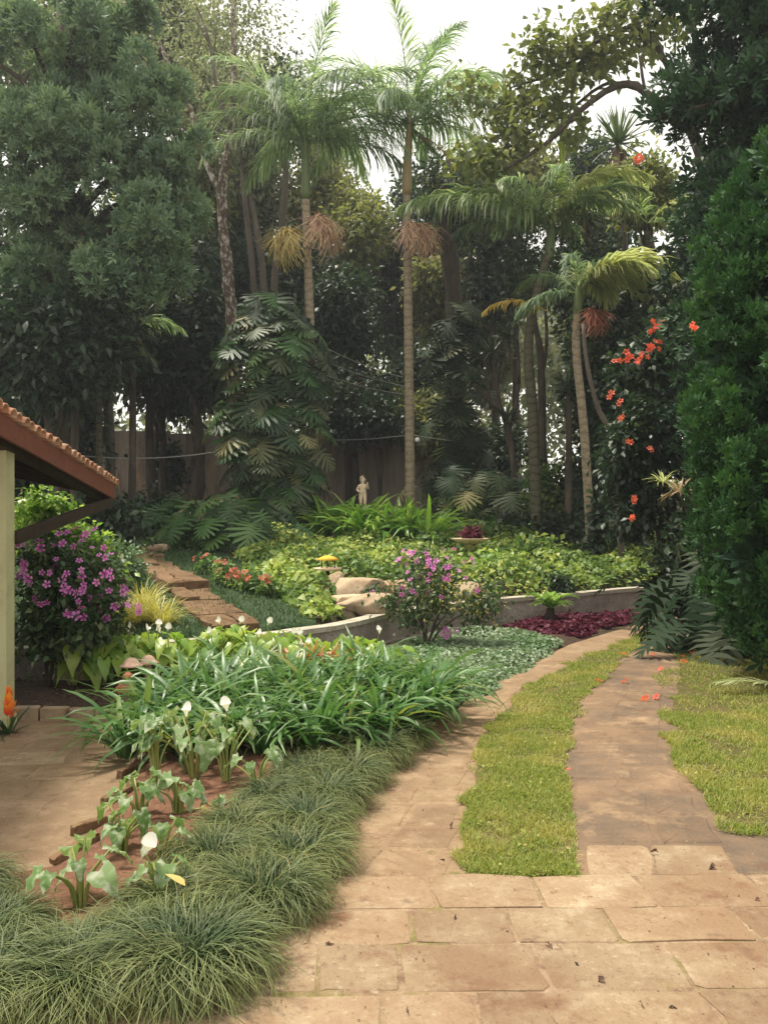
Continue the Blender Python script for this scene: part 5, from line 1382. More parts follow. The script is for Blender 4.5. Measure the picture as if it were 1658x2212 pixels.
# clusters that the photo shows bunched
for (px, py) in ((50, 1235), (60, 1250), (52, 1222), (150, 1275), (165, 1282), (140, 1270), (178, 1278), (165, 1330), (150, 1325), (182, 1333), (238, 1235), (242, 1250), (226, 1240), (320, 1310), (318, 1322), (128, 1153), (186, 1153), (225, 1183), (228, 1205), (160, 1180)):
    face_flower(MAG[(px+py) % 5], rt_, np.array(W(min(px, 300), py, 7.95)) - bb, (r.normal(0, .3), -1, 0.3 + r.normal(0, .3)), 'flower', r.uniform(0.9, 1.25), r.uniform(0, 6))
# pink shrub in the middle
b = W(920, 1402, 11.1); b = (b[0], b[1], -0.02); cc = W(945, 1262, 11.1)
rt_, bb, r, _ = shrub('flowering_shrub', 'airy pink flowered shrub standing in the pale ground cover at centre', 'shrub', b,
    [W(890, 1250, 11.1), W(930, 1215, 11.1), W(985, 1270, 11.1), W(1005, 1320, 11), W(900, 1320, 11.0), W(960, 1330, 11)],
    [(cc, (0.58, 0.48, 0.46)), (W(1050, 1290, 11.1), (0.25, .25, .22)), (W(860, 1290, 11.1), (0.25, .25, .25)), (W(915, 1210, 11.1), (0.28, 0.25, 0.2)), (W(900, 1320, 11.1), (0.22, 0.22, 0.2)), (W(1020, 1320, 11.0), (0.22, 0.22, 0.2)), (W(880, 1340, 11.0), (0.15, .15, .15))], M_tib, 430, 7, (0.045, 0.09), 502, tw=0.18)
put_flowers(rt_, bb, r, 46, MAGS, cc, (0.6, 0.48, 0.48), zmin=-0.3)
put_flowers(rt_, bb, r, 10, MAGS, W(900, 1215, 11.0), (0.25, 0.2, 0.2), zmin=-0.3)
for (px, py) in ((962, 1358), (968, 1366), (955, 1368), (964, 1375), (985, 1362)):
    face_flower(MAGS[py % 4], rt_, np.array(W(px, py, 10.85)) - bb, (r.normal(0, .3), -1, 0.4), 'flower', 1.2, r.uniform(0, 6))
g = G(); crown(g, [(np.array(W(960, 1280, 10.9)) - bb, (0.4, 0.3, 0.3)), (np.array(W(1040, 1300, 11)) - bb, (.2, .2, .2))], 90, 4, T_LEAF, (0.03, 0.06), rg(5), 0.2); g.build('young_leaves', M_gold, rt_)
# low pink shrub by the rocks
b = W(812, 1345, 12.4); b = (b[0], b[1], h(b[0], b[1])); cc = W(815, 1298, 12.4)
rt_, bb, r, _ = shrub('flowering_shrub', 'low pink flowered plant in front of the beige rocks', 'shrub', b, [W(800, 1300, 12.4), W(830, 1292, 12.4)],
    [(cc, (0.26, 0.22, 0.16))], M_tib, 90, 6, (0.04, 0.08), 503, tw=0.1)
put_flowers(rt_, bb, r, 22, MAGS, cc, (0.28, 0.22, 0.17), zmin=-0.2)
# lime shrub behind the magenta one
b = W(95, 1300, 10.6); b = (b[0], b[1], h(b[0], b[1]))
shrub('lime_shrub', 'bright lime leaved shrub under the eaves behind the magenta flowers', 'shrub', b, [W(70, 1100, 10.6), W(110, 1110, 10.6), W(140, 1120, 10.6)],
    [(W(75, 1130, 10.6), (0.33, 0.3, 0.42)), (W(125, 1135, 10.7), (0.28, 0.3, 0.35)), (W(170, 1190, 10.8), (0.4, 0.3, 0.3)), (W(215, 1210, 10.9), (0.3, 0.3, 0.25))], M_lime, 420, 8, (0.06, 0.12), 504, tw=0.16)
b = W(255, 1300, 12.4); b = (b[0], b[1], h(b[0], b[1]))
shrub('feathery_shrub', 'feathery pale green shrub between the magenta flowers and stone path', 'shrub', b, [W(255, 1220, 12.4), W(290, 1230, 12.4)],
    [(W(255, 1225, 12.4), (0.42, 0.4, 0.36)), (W(285, 1270, 12.3), (0.28, 0.3, 0.3)), (W(215, 1240, 12.2), (0.3, 0.3, 0.3))], M_cover, 420, 9, (0.05, 0.10), 505, tpl=T_QUAD, tw=0.15)
# flame flowered shrub at right
b = W(1445, 1235, 14.4); b = (b[0], b[1], -0.02)
rt_, bb, r, _ = shrub('flame_flowered_shrub', 'tall dark shrub with coral flowers beside the huge conifer', 'shrub', b, [W(1400, 900, 14.4), W(1430, 760, 14.6), W(1370, 850, 14.2), W(1380, 1000, 14), W(1480, 750, 14.5)],
    [(W(1420, 800, 14.4), (0.75, 0.8, 0.75)), (W(1380, 900, 14.2), (0.6, 0.7, 0.7)), (W(1440, 950, 14.2), (0.8, 0.8, 0.9)), (W(1380, 1020, 14.0), (0.6, 0.6, 0.55)), (W(1440, 740, 14.5), (0.5, 0.6, 0.5)), (W(1345, 980, 14.0), (0.35, 0.5, 0.4)), (W(1400, 1120, 14.0), (0.6, 0.5, 0.45))], M_bg[0], 1250, 8, (0.09, 0.17), 506, tw=0.25, stem_r=0.04)
FL = [(1329, 780), (1352, 768), (1360, 772), (1375, 783), (1390, 770), (1398, 755), (1405, 745), (1412, 752), (1418, 738), (1410, 712), (1422, 708), (1408, 690), (1428, 697), (1395, 762), (1312, 853), (1335, 866), (1344, 902), (1362, 955), (1404, 968), (1500, 700), (1371, 1088), (1366, 1117), (1495, 706)]
for (px, py) in FL:
    for q in range(2):
        face_flower(COR[int(r.integers(0, 4))], rt_, np.array(W(px + r.normal(0, 4), py + r.normal(0, 4), 13.3 if py < 1080 and px < 1480 else (13.0 if px < 1480 else 6.9))) - bb, (r.normal(-.2, .4), -1, 0.3 + r.normal(0, .3)), 'flower', (0.85 if px < 1480 else 0.45)*r.uniform(0.8, 1.1), r.uniform(0, 6))
bt = bpy.data.objects.get('background_tree.012')
if bt:
    for (px, py) in ((1376, 342), (1384, 346), (1370, 348), (1380, 338), (1374, 352)):
        face_flower(COR[py % 4], bt, np.array(W(px, py, 21.9)) - np.array(bt.location), (r.normal(0, .3), -1, .3), 'flower', 1.5, r.uniform(0, 6))

# ------------------------------------------------------------------ big cut-leaf plants
def leaf_stalk(tpl, s, mat, L, seed):
    pass
def cutleaf_plant(name, label, base, n, size, stalk, mats, seed, az=(-3.1, 0.1), el=(15, 80), kind=None, tpls=None, droop=(0.3, 1.0), cat='plant'):
    r = rg(seed); root = empty(name, tuple(base)); tag(root, label, cat)
    g = G()
    for i in range(n):
        a = r.uniform(*az); e = R(r.uniform(*el)); L = r.uniform(*stalk)
        out = np.array([math.cos(a), math.sin(a), 0])
        end = out*L*math.cos(e) + np.array([0, 0, L*math.sin(e)])
        tube(g, curve([out*0.04, end*np.array([.4, .4, .6]), end], 6), np.linspace(0.016, 0.008, 6), 5, cap=False)
        d = out + np.array([r.normal(0, .2), r.normal(0, .2), -r.uniform(*droop)])
        up = np.array([0, 0, 1.0]) + out*0.5 + r.normal(0, 0.2, 3)
        k = int(r.integers(0, 3)); mat = mats[int(r.uniform() > 0.75) % len(mats)]
        put_leaf(leaf_mesh(k, mat) if tpls is None else tpls[k], root, end, d, up, r.uniform(*size))
    g.build('leaf_stalks', mats[0], root)
    return root
SEL = [tpl_g(t_split(lobes=9+k % 2, w=0.36 + 0.03*k, droop=0.35 + 0.2*k, seed=20+k, fold=0.2)).mesh('leaf', M_phild) for k in range(3)]
SELG = [tpl_g(t_split(lobes=9+k % 2, w=0.36 + 0.03*k, droop=0.35 + 0.2*k, seed=20+k, fold=0.2)).mesh('leaf', M_philg) for k in range(3)]
cutleaf_plant('philodendron', 'large glossy philodendron with deeply cut leaves hanging over the drive end', (4.62, 11.1, -0.03), 34, (0.5, 0.9), (0.5, 1.25), (M_phild,), 601, az=(-4.2, -0.3), el=(12, 80), tpls=SEL, droop=(0.3, 1.4))
cutleaf_plant('philodendron', 'cut leaf plant with pale sheen just behind the glossy philodendron', (4.75, 12.5, -0.03), 22, (0.5, 0.8), (0.8, 1.7), (M_phild,), 602, az=(-4.2, -0.6), el=(35, 85), tpls=SEL, droop=(0.2, 1.0))
for k, (px, py, Y, n, lab) in enumerate(((420, 1185, 18.8, 26, 'broad leaved plant left of the shiny cut leaf clump by the bank'), (490, 1200, 18.0, 34, 'shiny broad cut leaf clump at the top of the dark lawn'), (545, 1215, 17.6, 30, 'shiny cut leaf clump spilling towards the ivy'), (375, 1170, 19.5, 22, 'dark broad leaved plant near the top of the stone path'))):
    b = W(px, py, Y); b = (b[0], b[1], h(b[0], b[1]))
    cutleaf_plant('cut_leaf_plant', lab, b, n, (0.34, 0.6), (0.35, 1.15), (M_philg, M_phil), 610+k, az=(-3.6, 0.5), el=(20, 88))
for k, (px, Y, n, lab) in enumerate(((975, 23.3, 34, 'dark broad leaved mass right behind the central palm'), (1040, 23.0, 34, 'dark broad leaved mass above the planted dish'), (1100, 22.6, 24, 'dark leaf clump right of the planted dish'))):
    b = W(px, 1150, Y); b = (b[0], b[1], h(b[0], b[1]))
    cutleaf_plant('cut_leaf_plant', lab, b, n, (0.4, 0.65), (0.5, 1.9), (M_phil, M_philg), 620+k, az=(-3.6, 0.5), el=(35, 88))
# dark bushes of the understorey
for k, (px, py, rx, ry, Y, mt, n, lab) in enumerate((
    (1180, 1080, 60, 80, 21.5, M_ivyd, 420, 'leafy green bush in front of the straight dark palm trunk'),
    (1130, 1140, 60, 30, 21.0, M_bg[0], 260, 'low dark bush behind the ivy at right'),
    (1210, 1160, 60, 40, 20.0, M_bg[0], 300, 'low dark bush left of the slender curved palm'),
    (1320, 1140, 55, 80, 18.5, M_bg[0], 420, 'dark bush right of the slender curved palm'),
    (640, 1110, 60, 50, 21.8, M_bg[0], 300, 'dark bush at the foot of the leafy climber'),
    (820, 895, 90, 45, 26.5, M_bg[0], 420, 'dark bush hanging over the stained wall'),
    (330, 1130, 90, 50, 20.5, M_bg[0], 400, 'dark bush under the left wall'),
    (365, 985, 25, 55, 28.2, M_bg[0], 200, 'dark creeper hanging on the middle of the left wall'),
    (1090, 960, 70, 60, 26.0, M_bg[0], 300, 'dark bush under the dracaena stems'),
    (1160, 1205, 40, 26, 17.5, M_ivyd, 240, 'rounded green bush in the ivy right of the grassy tufts'),
    (930, 1190, 45, 22, 18.6, M_ivyd, 200, 'low green bush at the foot of the central palm'),
    (1300, 1195, 50, 30, 18.2, M_bg[0], 240, 'low dark bush at the back corner of the ivy'),
    (1520, 1180, 70, 90, 13.0, M_bg[0], 500, 'black shaded bush between philodendron and conifer'),
    (1250, 1060, 50, 90, 21.5, M_bg[0], 420, 'dark bush filling the gap behind the slender curved palm'),
    (1310, 1010, 50, 90, 20.5, M_bg[0], 420, 'dark bush beside the pale leaning trunk'),
    (230, 1110, 70, 60, 17.0, M_bg[0], 350, 'dark bush left of the boulder and stone path'))):
    c = np.array(W(px, py, Y)); b = (c[0], c[1], max(h(c[0], c[1]), -0.05)); rr = (rx*Y/FOC, rx*Y/FOC*0.8, ry*Y/FOC)
    shrub('bush', lab, 'bush', b, [c + np.array([q*0.2, 0, 0]) for q in (-1, 0, 1)], [(c, rr), (c - np.array([0, 0, rr[2]*0.5]), rr)], mt, n, 8, (0.11, 0.2), 640+k, tw=0.3, stem_r=0.03, tpl=T_LEAF, sub=5)
# strap leaved plants
def strap_plant(name, label, base, n, L, w, mat, seed, el=(35, 85), bend=(50, 120), group=None, cat='plant', keel=0.2, segs=5):
    g = blades(n, rg(seed), 0.07, L, el, bend, w, segs=segs, keel=keel, p=2.2, jitter=0.2)
    return tag(g.build(name, mat, None, tuple(base)), label, cat, group)
r = rg(650)
for k in range(17):
    px = 692 + 15*k + r.normal(0, 6); Y = r.uniform(19.0, 21.4); X = (px-CX)/FOC*Y
    strap_plant('strap_lily', 'glossy strap leaved lily massed around the pale statue', (X, Y, h(X, Y)+0.1), 26, (1.0, 1.65), 0.13, M_strap, 651+k, el=(55, 88), bend=(60, 140), group='strap lilies round the statue')
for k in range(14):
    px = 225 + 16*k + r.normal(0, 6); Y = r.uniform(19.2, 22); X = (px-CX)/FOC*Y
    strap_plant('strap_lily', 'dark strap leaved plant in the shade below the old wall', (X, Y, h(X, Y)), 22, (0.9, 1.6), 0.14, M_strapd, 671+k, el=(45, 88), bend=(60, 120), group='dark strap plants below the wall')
for k, (px, Y) in enumerate(((1318, 18), (1335, 18.2))):
    X = (px-CX)/FOC*Y
    strap_plant('upright_plant', ['pale upright strap leaves left of the philodendron', 'second tuft of pale upright leaves by the dark bush'][k], (X, Y, h(X, Y)), 9, (0.5, 0.9), 0.07, M_strap, 690+k, el=(75, 89), bend=(0, 30))
for k, (px, py, Y) in enumerate(((1432, 1040, 12.3), (1465, 1062, 12.0))):
    p = W(px, py, Y)
    root = empty('pale_plume_plant', (p[0], p[1], -0.03)); tag(root, ['pale plume like leaves poking out left of the conifer', 'white plume leaves touching the conifer edge'][k], 'plant')
    g = G(); tube(g, curve([(0.75, 0.35, 0), (0.6, 0.3, p[2]*0.6), (0.3, 0.15, p[2]*0.9), (0, 0, p[2]+0.03)], 10), np.linspace(.03, .012, 10), 6); g.build('stem', M_bark, root)
    g = G(); g.addg(blades(42, rg(700+k), 0.05, (0.15, 0.34), (-20, 80), (20, 80), 0.03, segs=3), (0, 0, p[2]+0.03)); g.build('plume', M_dryfrond if k else M_frondp, root)

# ------------------------------------------------------------------ ground covers
def cover(name, label, polys, n, mat, tpl, size, hgt, seed, lump=0.5, zfn=None, tilt=0.55, label2=None):
    r = rg(seed); g = G()
    xy = poly_points(ragged(polys, 0.05, r, 0.25), n, r)
    lum = np.array([mnoise.noise(Vector((x*1.1, y*1.1, seed))) for x, y in xy])
    z0 = H(xy[:, 0], xy[:, 1]) if zfn is None else zfn(xy[:, 0], xy[:, 1])
    z = np.maximum(z0, -0.03) + hgt*np.maximum(0.25, 1 + lump*lum)*np.sqrt(r.uniform(0.02, 1, n))
    a = r.uniform(0, 2*np.pi, n)
    d = np.stack([np.cos(a), np.sin(a), r.normal(-0.15, 0.35, n)], 1)
    up = np.array([0, -0.25, 1.0]) + r.normal(0, tilt, (n, 3))
    M = frames(d, norm(up)) * r.uniform(size[0], size[1], n)[:, None, None]
    pl = np.array(polys, float); dd = np.full(n, 9.0)
    for i in range(len(pl)):
        a0, b0 = pl[i], pl[(i+1) % len(pl)]; ab = b0-a0; t = np.clip(((xy-a0) @ ab)/(ab @ ab), 0, 1)
        dd = np.minimum(dd, np.linalg.norm(xy - a0 - t[:, None]*ab, axis=1))
    base_z = np.maximum(z0, -0.03); z = base_z + (z - base_z)*(0.25 + 0.75*np.clip(dd/(1.6*hgt), 0, 1))
    tone = np.clip(0.42 + 0.55*lum + r.normal(0, 0.24, n), 0, 0.999)
    scatter(g, tpl, np.c_[xy, z], M, tone)
    return tag(g.build(name, mat), kind='stuff')
IVY = [(-1.25, 11.7), (-1.1, 11.2), (-0.85, 10.75), (-0.55, 11.0), (-0.55, 11.5), (-0.72, 12.3), (-0.75, 13.7), (0.5, 14.0), (1.5, 14.1), (2.05, 14.1), (4.6, 15.75), (7, 16.6), (9.5, 18), (8, 26), (3.6, 24.4), (1.6, 21.2), (0.3, 20.0), (-1.6, 19.5), (-3.0, 19.6), (-2.9, 16.4), (-2.0, 13.6)]
cover('ivy', '', IVY, 27000, M_ivy, T_IVY, (0.07, 0.14), 0.34, 801, 1.1)
cover('ivy', '', [(-5.3, 17.8), (-3.2, 17.8), (-2.9, 19.5), (-5.2, 19.8)], 1100, M_ivyd, T_IVY, (0.09, 0.16), 0.4, 802, 0.6)
cover('ivy', '', [(1.2, 19.6), (3.4, 20.2), (4.6, 23), (2.2, 23.6), (1.0, 21.2)], 2200, M_ivyd, T_IVY, (0.09, 0.16), 0.45, 803, 0.8)
COV = [(0.4, 8.6), (0.62, 7.75), (0.98, 8.3), (1.75, 9.95), (2.45, 11.55), (2.0, 12.5), (1.2, 13.0), (0.2, 11.4), (-0.3, 10.3), (-0.1, 9.0)]
cover('ground_cover', '', COV, 15000, M_cover, T_LEAFW, (0.035, 0.065), 0.13, 804, 0.6)
cover('ground_cover', '', [(0.85, 11.8), (1.6, 11.6), (1.75, 12.4), (1.0, 12.6)], 1500, M_cover, T_QUAD, (0.06, 0.12), 0.36, 805, 0.6)
PUR = [(2.1, 12.5), (2.75, 12.15), (3.3, 13.1), (4.3, 14.5), (4.65, 15.1), (4.3, 15.05), (2.5, 14.0), (1.85, 13.4)]
cover('purple_ground_cover', '', PUR, 5200, M_purple, T_LEAFW, (0.05, 0.09), 0.15, 806, 0.6)
cover('leaf_litter', '', [(-4.3, 7.3), (-2.1, 7.3), (-2.15, 8.8), (-4.3, 8.8)], 900, M_dead, T_QUAD, (0.02, 0.05), 0.015, 807, 0.2, zfn=lambda x, y: np.full(x.shape, 0.04))

# ------------------------------------------------------------------ tufts of fine dark grass edging the bed
MON = []
for k in range(5):
    r = rg(820+k); g = G()
    g.addg(blades(1700, r, 0.11, (0.26, 0.43), (50, 89), (100, 185), 0.0044, segs=6, p=3, jitter=0.45))
    MON.append(g.mesh('grass_tuft', M_mondo))
spots = [(-.72, 3.13, 1.15), (-.52, 3.66, 1.0), (-.44, 4.12, 1.0), (-.42, 4.55, .92), (-.34, 5.0, .95), (-.22, 5.45, .92), (-.06, 5.92, .9), (.12, 6.38, .85),
         (-.86, 3.62, .9), (-.80, 4.1, .85), (-.74, 4.52, .85), (-.62, 4.95, .85), (-.48, 5.4, .85), (-.32, 5.8, .8), (-.12, 6.2, .7),
         (-1.06, 3.02, .95), (-1.4, 2.98, 1.0), (-1.75, 3.02, 1.0), (-1.56, 3.36, .9), (-1.92, 3.4, 1.0), (-1.84, 3.72, .85), (-2.15, 3.65, .9), (-2.1, 3.1, 1.0), (-2.3, 3.35, 1), (-1.2, 3.2, .7), (-.95, 3.3, .75)]
mlabels = {0: 'largest round grass tuft at the front corner with a dry yellow leaf on top', 1: 'round grass tuft behind the front corner tuft on the drive side'}
for k, (x, y, s) in enumerate(spots):
    o = put('grass_tuft', MON[k % 5], None, (x, y, 0.0), (0, 0, k*1.37), (s, s, s*(0.86 + 0.1*math.sin(k*2.3))))
    nth = ['first', 'second', 'third', 'fourth', 'fifth', 'sixth', 'seventh', 'eighth']
    lab = mlabels.get(k) or ('grass tuft on the drive edge of the bed, %s from the front corner' % nth[k] if k < 8 else 'inner grass tuft beside the bare soil, %s counting from the front' % nth[k-8] if k < 15 else 'fine grass tuft in the merged mass at the front left of the bed')
    tag(o, lab, 'grass tuft', 'grass tufts edging the bed')
o = tpl_g(t_leaf(0.7, 4, 0.15, 0.2), 0.085).build('fallen_leaf', M_yleaf, None, (-0.70, 3.03, 0.36)); o.rotation_euler = (R(35), R(10), R(80)); tag(o, 'round yellow leaf lying on the largest grass tuft', 'leaf')

# ------------------------------------------------------------------ lily mass
AG = []
for k in range(5):
    r = rg(840+k); g = G()
    g.addg(blades(46, r, 0.07, (0.45, 0.78), (48, 88), (50, 140), 0.046, segs=6, keel=0.22, p=2.4, jitter=0.25))
    AG.append(g.mesh('lily_clump', M_agap))
AGP = [(-1.98, 6.0), (-1.5, 5.75), (-.6, 5.75), (-.05, 6.3), (.32, 6.8), (.48, 7.3), (.42, 8.1), (-1.6, 8.2), (-1.8, 7.3)]
r = rg(845); pts = []
for c in poly_points(AGP, 1500, r):
    if all((c[0]-p[0])**2 + (c[1]-p[1])**2 > 0.27**2 for p in pts): pts.append(c)
for k, p in enumerate(pts):
    s = r.uniform(0.85, 1.12)
    o = put('lily_clump', AG[k % 5], None, (p[0], p[1], 0.02), (0, 0, r.uniform(0, 6.28)), s)
    tag(o, 'clump of strappy glossy green lily leaves in the dense bed', 'lily', 'lily clumps massed in the bed')

# ------------------------------------------------------------------ arums
def spathe_geo():
    """a rolled funnel with a flared, pointed lip"""
    g = G(); V = []; n, m = 12, 5
    for i in range(m):
        t = i/(m-1)
        for j in range(n):
            a = 2*math.pi*j/n - math.pi/2
            rr = 0.008 + 0.034*t**1.5
            lip = max(0, math.cos(a + math.pi/2 + math.pi)) * 0.05 * t**2
            V.append((rr*math.cos(a), rr*math.sin(a) - lip*0.5, 0.075*t + lip*0.8 - 0.02*t*t*(1 - max(0, math.cos(a+math.pi/2+math.pi)))))
    T = []
    for i in range(m-1):
        for j in range(n):
            p, q = i*n+j, i*n+(j+1) % n; T += [(p, q, q+n), (p, q+n, p+n)]
    g.add(V, T, 0.5); return g
SPA = spathe_geo().mesh('flower', M_spathe)
TAROM = [tpl_g(t_heart(0.78 + .1*k, 0.22 - .12*k, 0.35 + .2*k, 0.09)).mesh('leaf', M_taro) for k in range(3)]
YTARO = tpl_g(t_heart(0.8, 0.2, 0.6, 0.06)).mesh('leaf', M_yleaf)
CALM = [tpl_g(t_heart(0.62 + .1*k, 0.2, 0.4 + .15*k, 0.03)).mesh('leaf', M_calla) for k in range(3)]
def arum(label, base, n, size, stalk, seed, meshes=TAROM, smat=M_stalk, flowers=0, yellow=0, spread=(45, 86), group=None, name='arum_plant', fh=1.1, sr=0.009, stems=True, fs=0.8):
    r = rg(seed); root = empty(name, tuple(base)); tag(root, label, 'arum', group); g = G()
    for i in range(n + yellow):
        yl = i >= n
        a = 2*math.pi*(i + r.uniform(0, .8))/max(n, 1); e = R(r.uniform(*spread) if not yl else r.uniform(0, 20)); L = r.uniform(*stalk) * (1 if not yl else 0.5)
        out = np.array([math.cos(a), math.sin(a), 0])
        end = out*L*math.cos(e)*1.1 + np.array([0, 0, L*math.sin(e)])
        tube(g, curve([out*0.02, end*np.array([.35, .35, .6]), end], 6), np.linspace(sr, sr*0.5, 6), 5, cap=False, r=r.uniform())
        d = out + np.array([r.normal(0, .25), r.normal(0, .25), -r.uniform(0.15, 0.9)])
        up = np.array([0, -0.15, 1.0]) + out*0.35 + r.normal(0, 0.15, 3)
        put_leaf(YTARO if yl else meshes[int(r.integers(0, 3))], root, end, d, up, r.uniform(*size))
    for i in range(flowers):
        a = r.uniform(-2.6, -0.5); L = stalk[1]*fh*r.uniform(0.75, 1.12)
        end = np.array([math.cos(a)*L*0.3, math.sin(a)*L*0.3, L])
        tube(g, curve([(0, 0, 0), end*np.array([.4, .4, .6]), end], 6), np.linspace(0.006, 0.005, 6), 5, cap=False)
        o = put('flower', SPA, root, tuple(end), (R(r.uniform(-12, 24)), R(r.normal(0, 14)), r.uniform(-1.6, 1.6)), fs)
    g.build('stalks', smat, root)
    return root
AR = [(335, 1700, 8, (.13, .20), (.26, .42), 0, 0, 'tall mottled arum at the left of the group before the lilies'),
      (420, 1690, 9, (.15, .23), (.28, .46), 1, 0, 'tallest mottled arum with white flower in front of the lilies'),
      (490, 1700, 7, (.13, .19), (.26, .42), 1, 0, 'mottled arum with a white flower nearest the lily leaves'),
      (555, 1720, 5, (.10, .15), (.16, .30), 0, 0, 'smaller arum at the right end beside the grass tufts'),
      (385, 1770, 7, (.10, .16), (.14, .28), 0, 1, 'arum with one yellow dying leaf in the middle of the soil'),
      (300, 1790, 9, (.11, .17), (.16, .30), 0, 0, 'dense leafy arum beside the thin edging stones'),
      (262, 1860, 7, (.10, .17), (.14, .27), 0, 0, 'bright arum left of the bare soil patch'),
      (352, 1880, 6, (.09, .15), (.10, .22), 0, 0, 'small arum in the bare red soil'),
      (345, 1965, 5, (.09, .14), (.10, .20), 1, 0, 'low arum with a drooping pale flower next to the big tuft'),
      (175, 1975, 7, (.11, .17), (.18, .28), 0, 0, 'arum with pale stalks at the left tufts'),
      (470, 1775, 4, (.07, .11), (.08, .14), 0, 0, 'little arum seedling beside the right row of tufts')]
for k, (px, py, n, sz, stk, fl, yl, lab) in enumerate(AR):
    Z = 3061/(py-1124); X = (px-829)/1855*Z
    arum(lab, (X, Z, 0.03), int(n*1.2)+1, (sz[0]*0.62, sz[1]*0.72), stk, 860+k, flowers=fl, yellow=yl)
r = rg(880)
for k in range(30):                                   # white arums along the wall, left
    X = r.uniform(-3.15, -1.05); Y = np.interp(X, [-3.2, -1.05], [8.5, 9.35]) + r.uniform(-0.3, 0.12)
    arum('bright green white flowered arum in the row behind the lilies', (X, Y, -0.01), 9, (.16, .26), (.26, .52), 881+k, CALM, flowers=1 if k % 2 == 0 else 0, group='white arums behind the lilies', sr=0.008)
for k in range(13):                                   # and right
    X = r.uniform(-1.0, -0.02); Y = r.uniform(8.75, 9.5)
    arum('white flowered arum of the darker group in front of the curved low wall', (X, Y, 0.0), 9, (.14, .22), (.2, .4), 910+k, CALM, flowers=1 if k % 3 == 0 else 0, group='white arums before the curved low wall', sr=0.008)
for k, (px, py, Y) in enumerate(((255, 1395, 10.0), (290, 1385, 10.3), (325, 1375, 10.4), (312, 1330, 11.3), (230, 1400, 9.8), (350, 1390, 10.2))):
    b = W(px, py, Y)
    strap_plant('golden_grass', 'tuft of golden yellow grass behind the white arums', (b[0], b[1], h(b[0], b[1])-0.02), 130, (0.3, 0.55), 0.014, M_gold, 930+k, el=(40, 88), bend=(30, 110), group='golden grass tufts above the wall', keel=0.0, cat='grass tuft')
for k, (px, py, Y) in enumerate(((625, 1415, 8.7), (665, 1412, 8.8), (705, 1410, 8.8), (645, 1405, 9.1))):
    b = W(px, py, Y)
    strap_plant('bromeliad', ['rusty red bromeliad rosette leftmost behind the lilies', 'middle rusty bromeliad rosette behind the lilies', 'rightmost rusty bromeliad rosette behind the lilies', 'rusty bromeliad rosette set farther back than the rest'][k], (b[0], b[1], max(b[2]-0.12, 0.02)), 26, (0.22, 0.36), 0.045, M_brom, 940+k, el=(20, 80), bend=(20, 70))
b = W(878, 1330, 13.6)
strap_plant('bromeliad', 'small rusty spiky plant on the beige rocks', (0.05, 12.9, h(0.05, 12.9)+0.08), 22, (0.2, 0.34), 0.04, M_brom, 950, el=(30, 85), bend=(10, 50))
# bromeliad by the house post
b = (-2.93, 6.72, -0.03)
br = empty('flame_bromeliad', b); tag(br, 'bromeliad with orange and red flower spike at the foot of the post', 'bromeliad')
blades(22, rg(955), 0.03, (0.18, 0.32), (25, 80), (30, 90), 0.035, segs=4, keel=0.2).build('leaves', M_strapd, br)
g = G(); tube(g, [(0, 0, 0), (0, 0, 0.2)], [.012, .01], 6); g.build('stalk', M_stalk, br)
for k in range(16):
    a = k*2.4; o = tpl_g(t_leaf(0.5, 3, 0.3, -0.2), 0.13 - 0.003*k).build('bract', M_orange, br); 
    set_axes(o, np.array([0, 0, 0.12 + 0.013*k]), (math.cos(a), math.sin(a), 0.9 + 0.08*k), (0, 0, 1), 1.0)
# cycad
b = np.array(W(1188, 1345, 13.4)); b[2] = -0.02
cy = empty('cycad', tuple(b)); tag(cy, 'small bright cycad on a dark stump in the purple bed', 'cycad')
g = G(); tube(g, [(0, 0, 0), (0, 0, 0.15), (0, 0, 0.3)], [.075, .085, .06], 10, bump=0.12); g.build('trunk', M_bark, cy)
CYM = frond(L=0.5, a0=60, bend=85, n=24, ll=0.13, lw=0.024, droop=15, vee=20, seed=31, rr=0.006, stalk=0.15).mesh('frond', M_lime)
CYM2 = frond(L=0.46, a0=38, bend=60, n=24, ll=0.13, lw=0.024, droop=15, vee=20, seed=32, rr=0.006, stalk=0.15).mesh('frond', M_lime)
for k in range(22): put('frond', CYM if k % 2 else CYM2, cy, (0, 0, 0.29), (0, 0, k*2.4), 0.9 + 0.15*math.sin(k*3))
b = np.array(W(1228, 1335, 14.2)); g = G(); tube(g, [(0, 0, -0.03), (0.01, 0, 0.12), (-0.02, 0, 0.24)], [.05, .045, .035], 8, bump=0.15)
tag(g.build('stump', M_bark, None, (b[0], b[1], 0.0)), 'short dark stump just right of the cycad', 'stump')
# shrub on the far kerb
c = W(1215, 1268, 14.85)
shrub('bush', 'little dark bush overhanging the coping of the low wall', 'bush', (c[0], c[1]+0.2, h(c[0], c[1]+.2)), [c], [(c, (0.28, 0.2, 0.16))], M_bg[0], 130, 7, (0.06, 0.11), 960, tw=0.12, sub=4)
for k, (px, Y) in enumerate(((1105, 17.0), (1060, 16.7), (1035, 16.4))):
    X = (px-CX)/FOC*Y
    strap_plant('fern_tuft', ['green grassy tuft in the ivy, right one of three', 'green grassy tuft in the ivy, middle one of three', 'green grassy tuft in the ivy, left one of three'][k], (X, Y, h(X, Y)+0.1), 60, (0.35, 0.6), 0.03, M_strap, 965+k, el=(30, 85), bend=(60, 120))
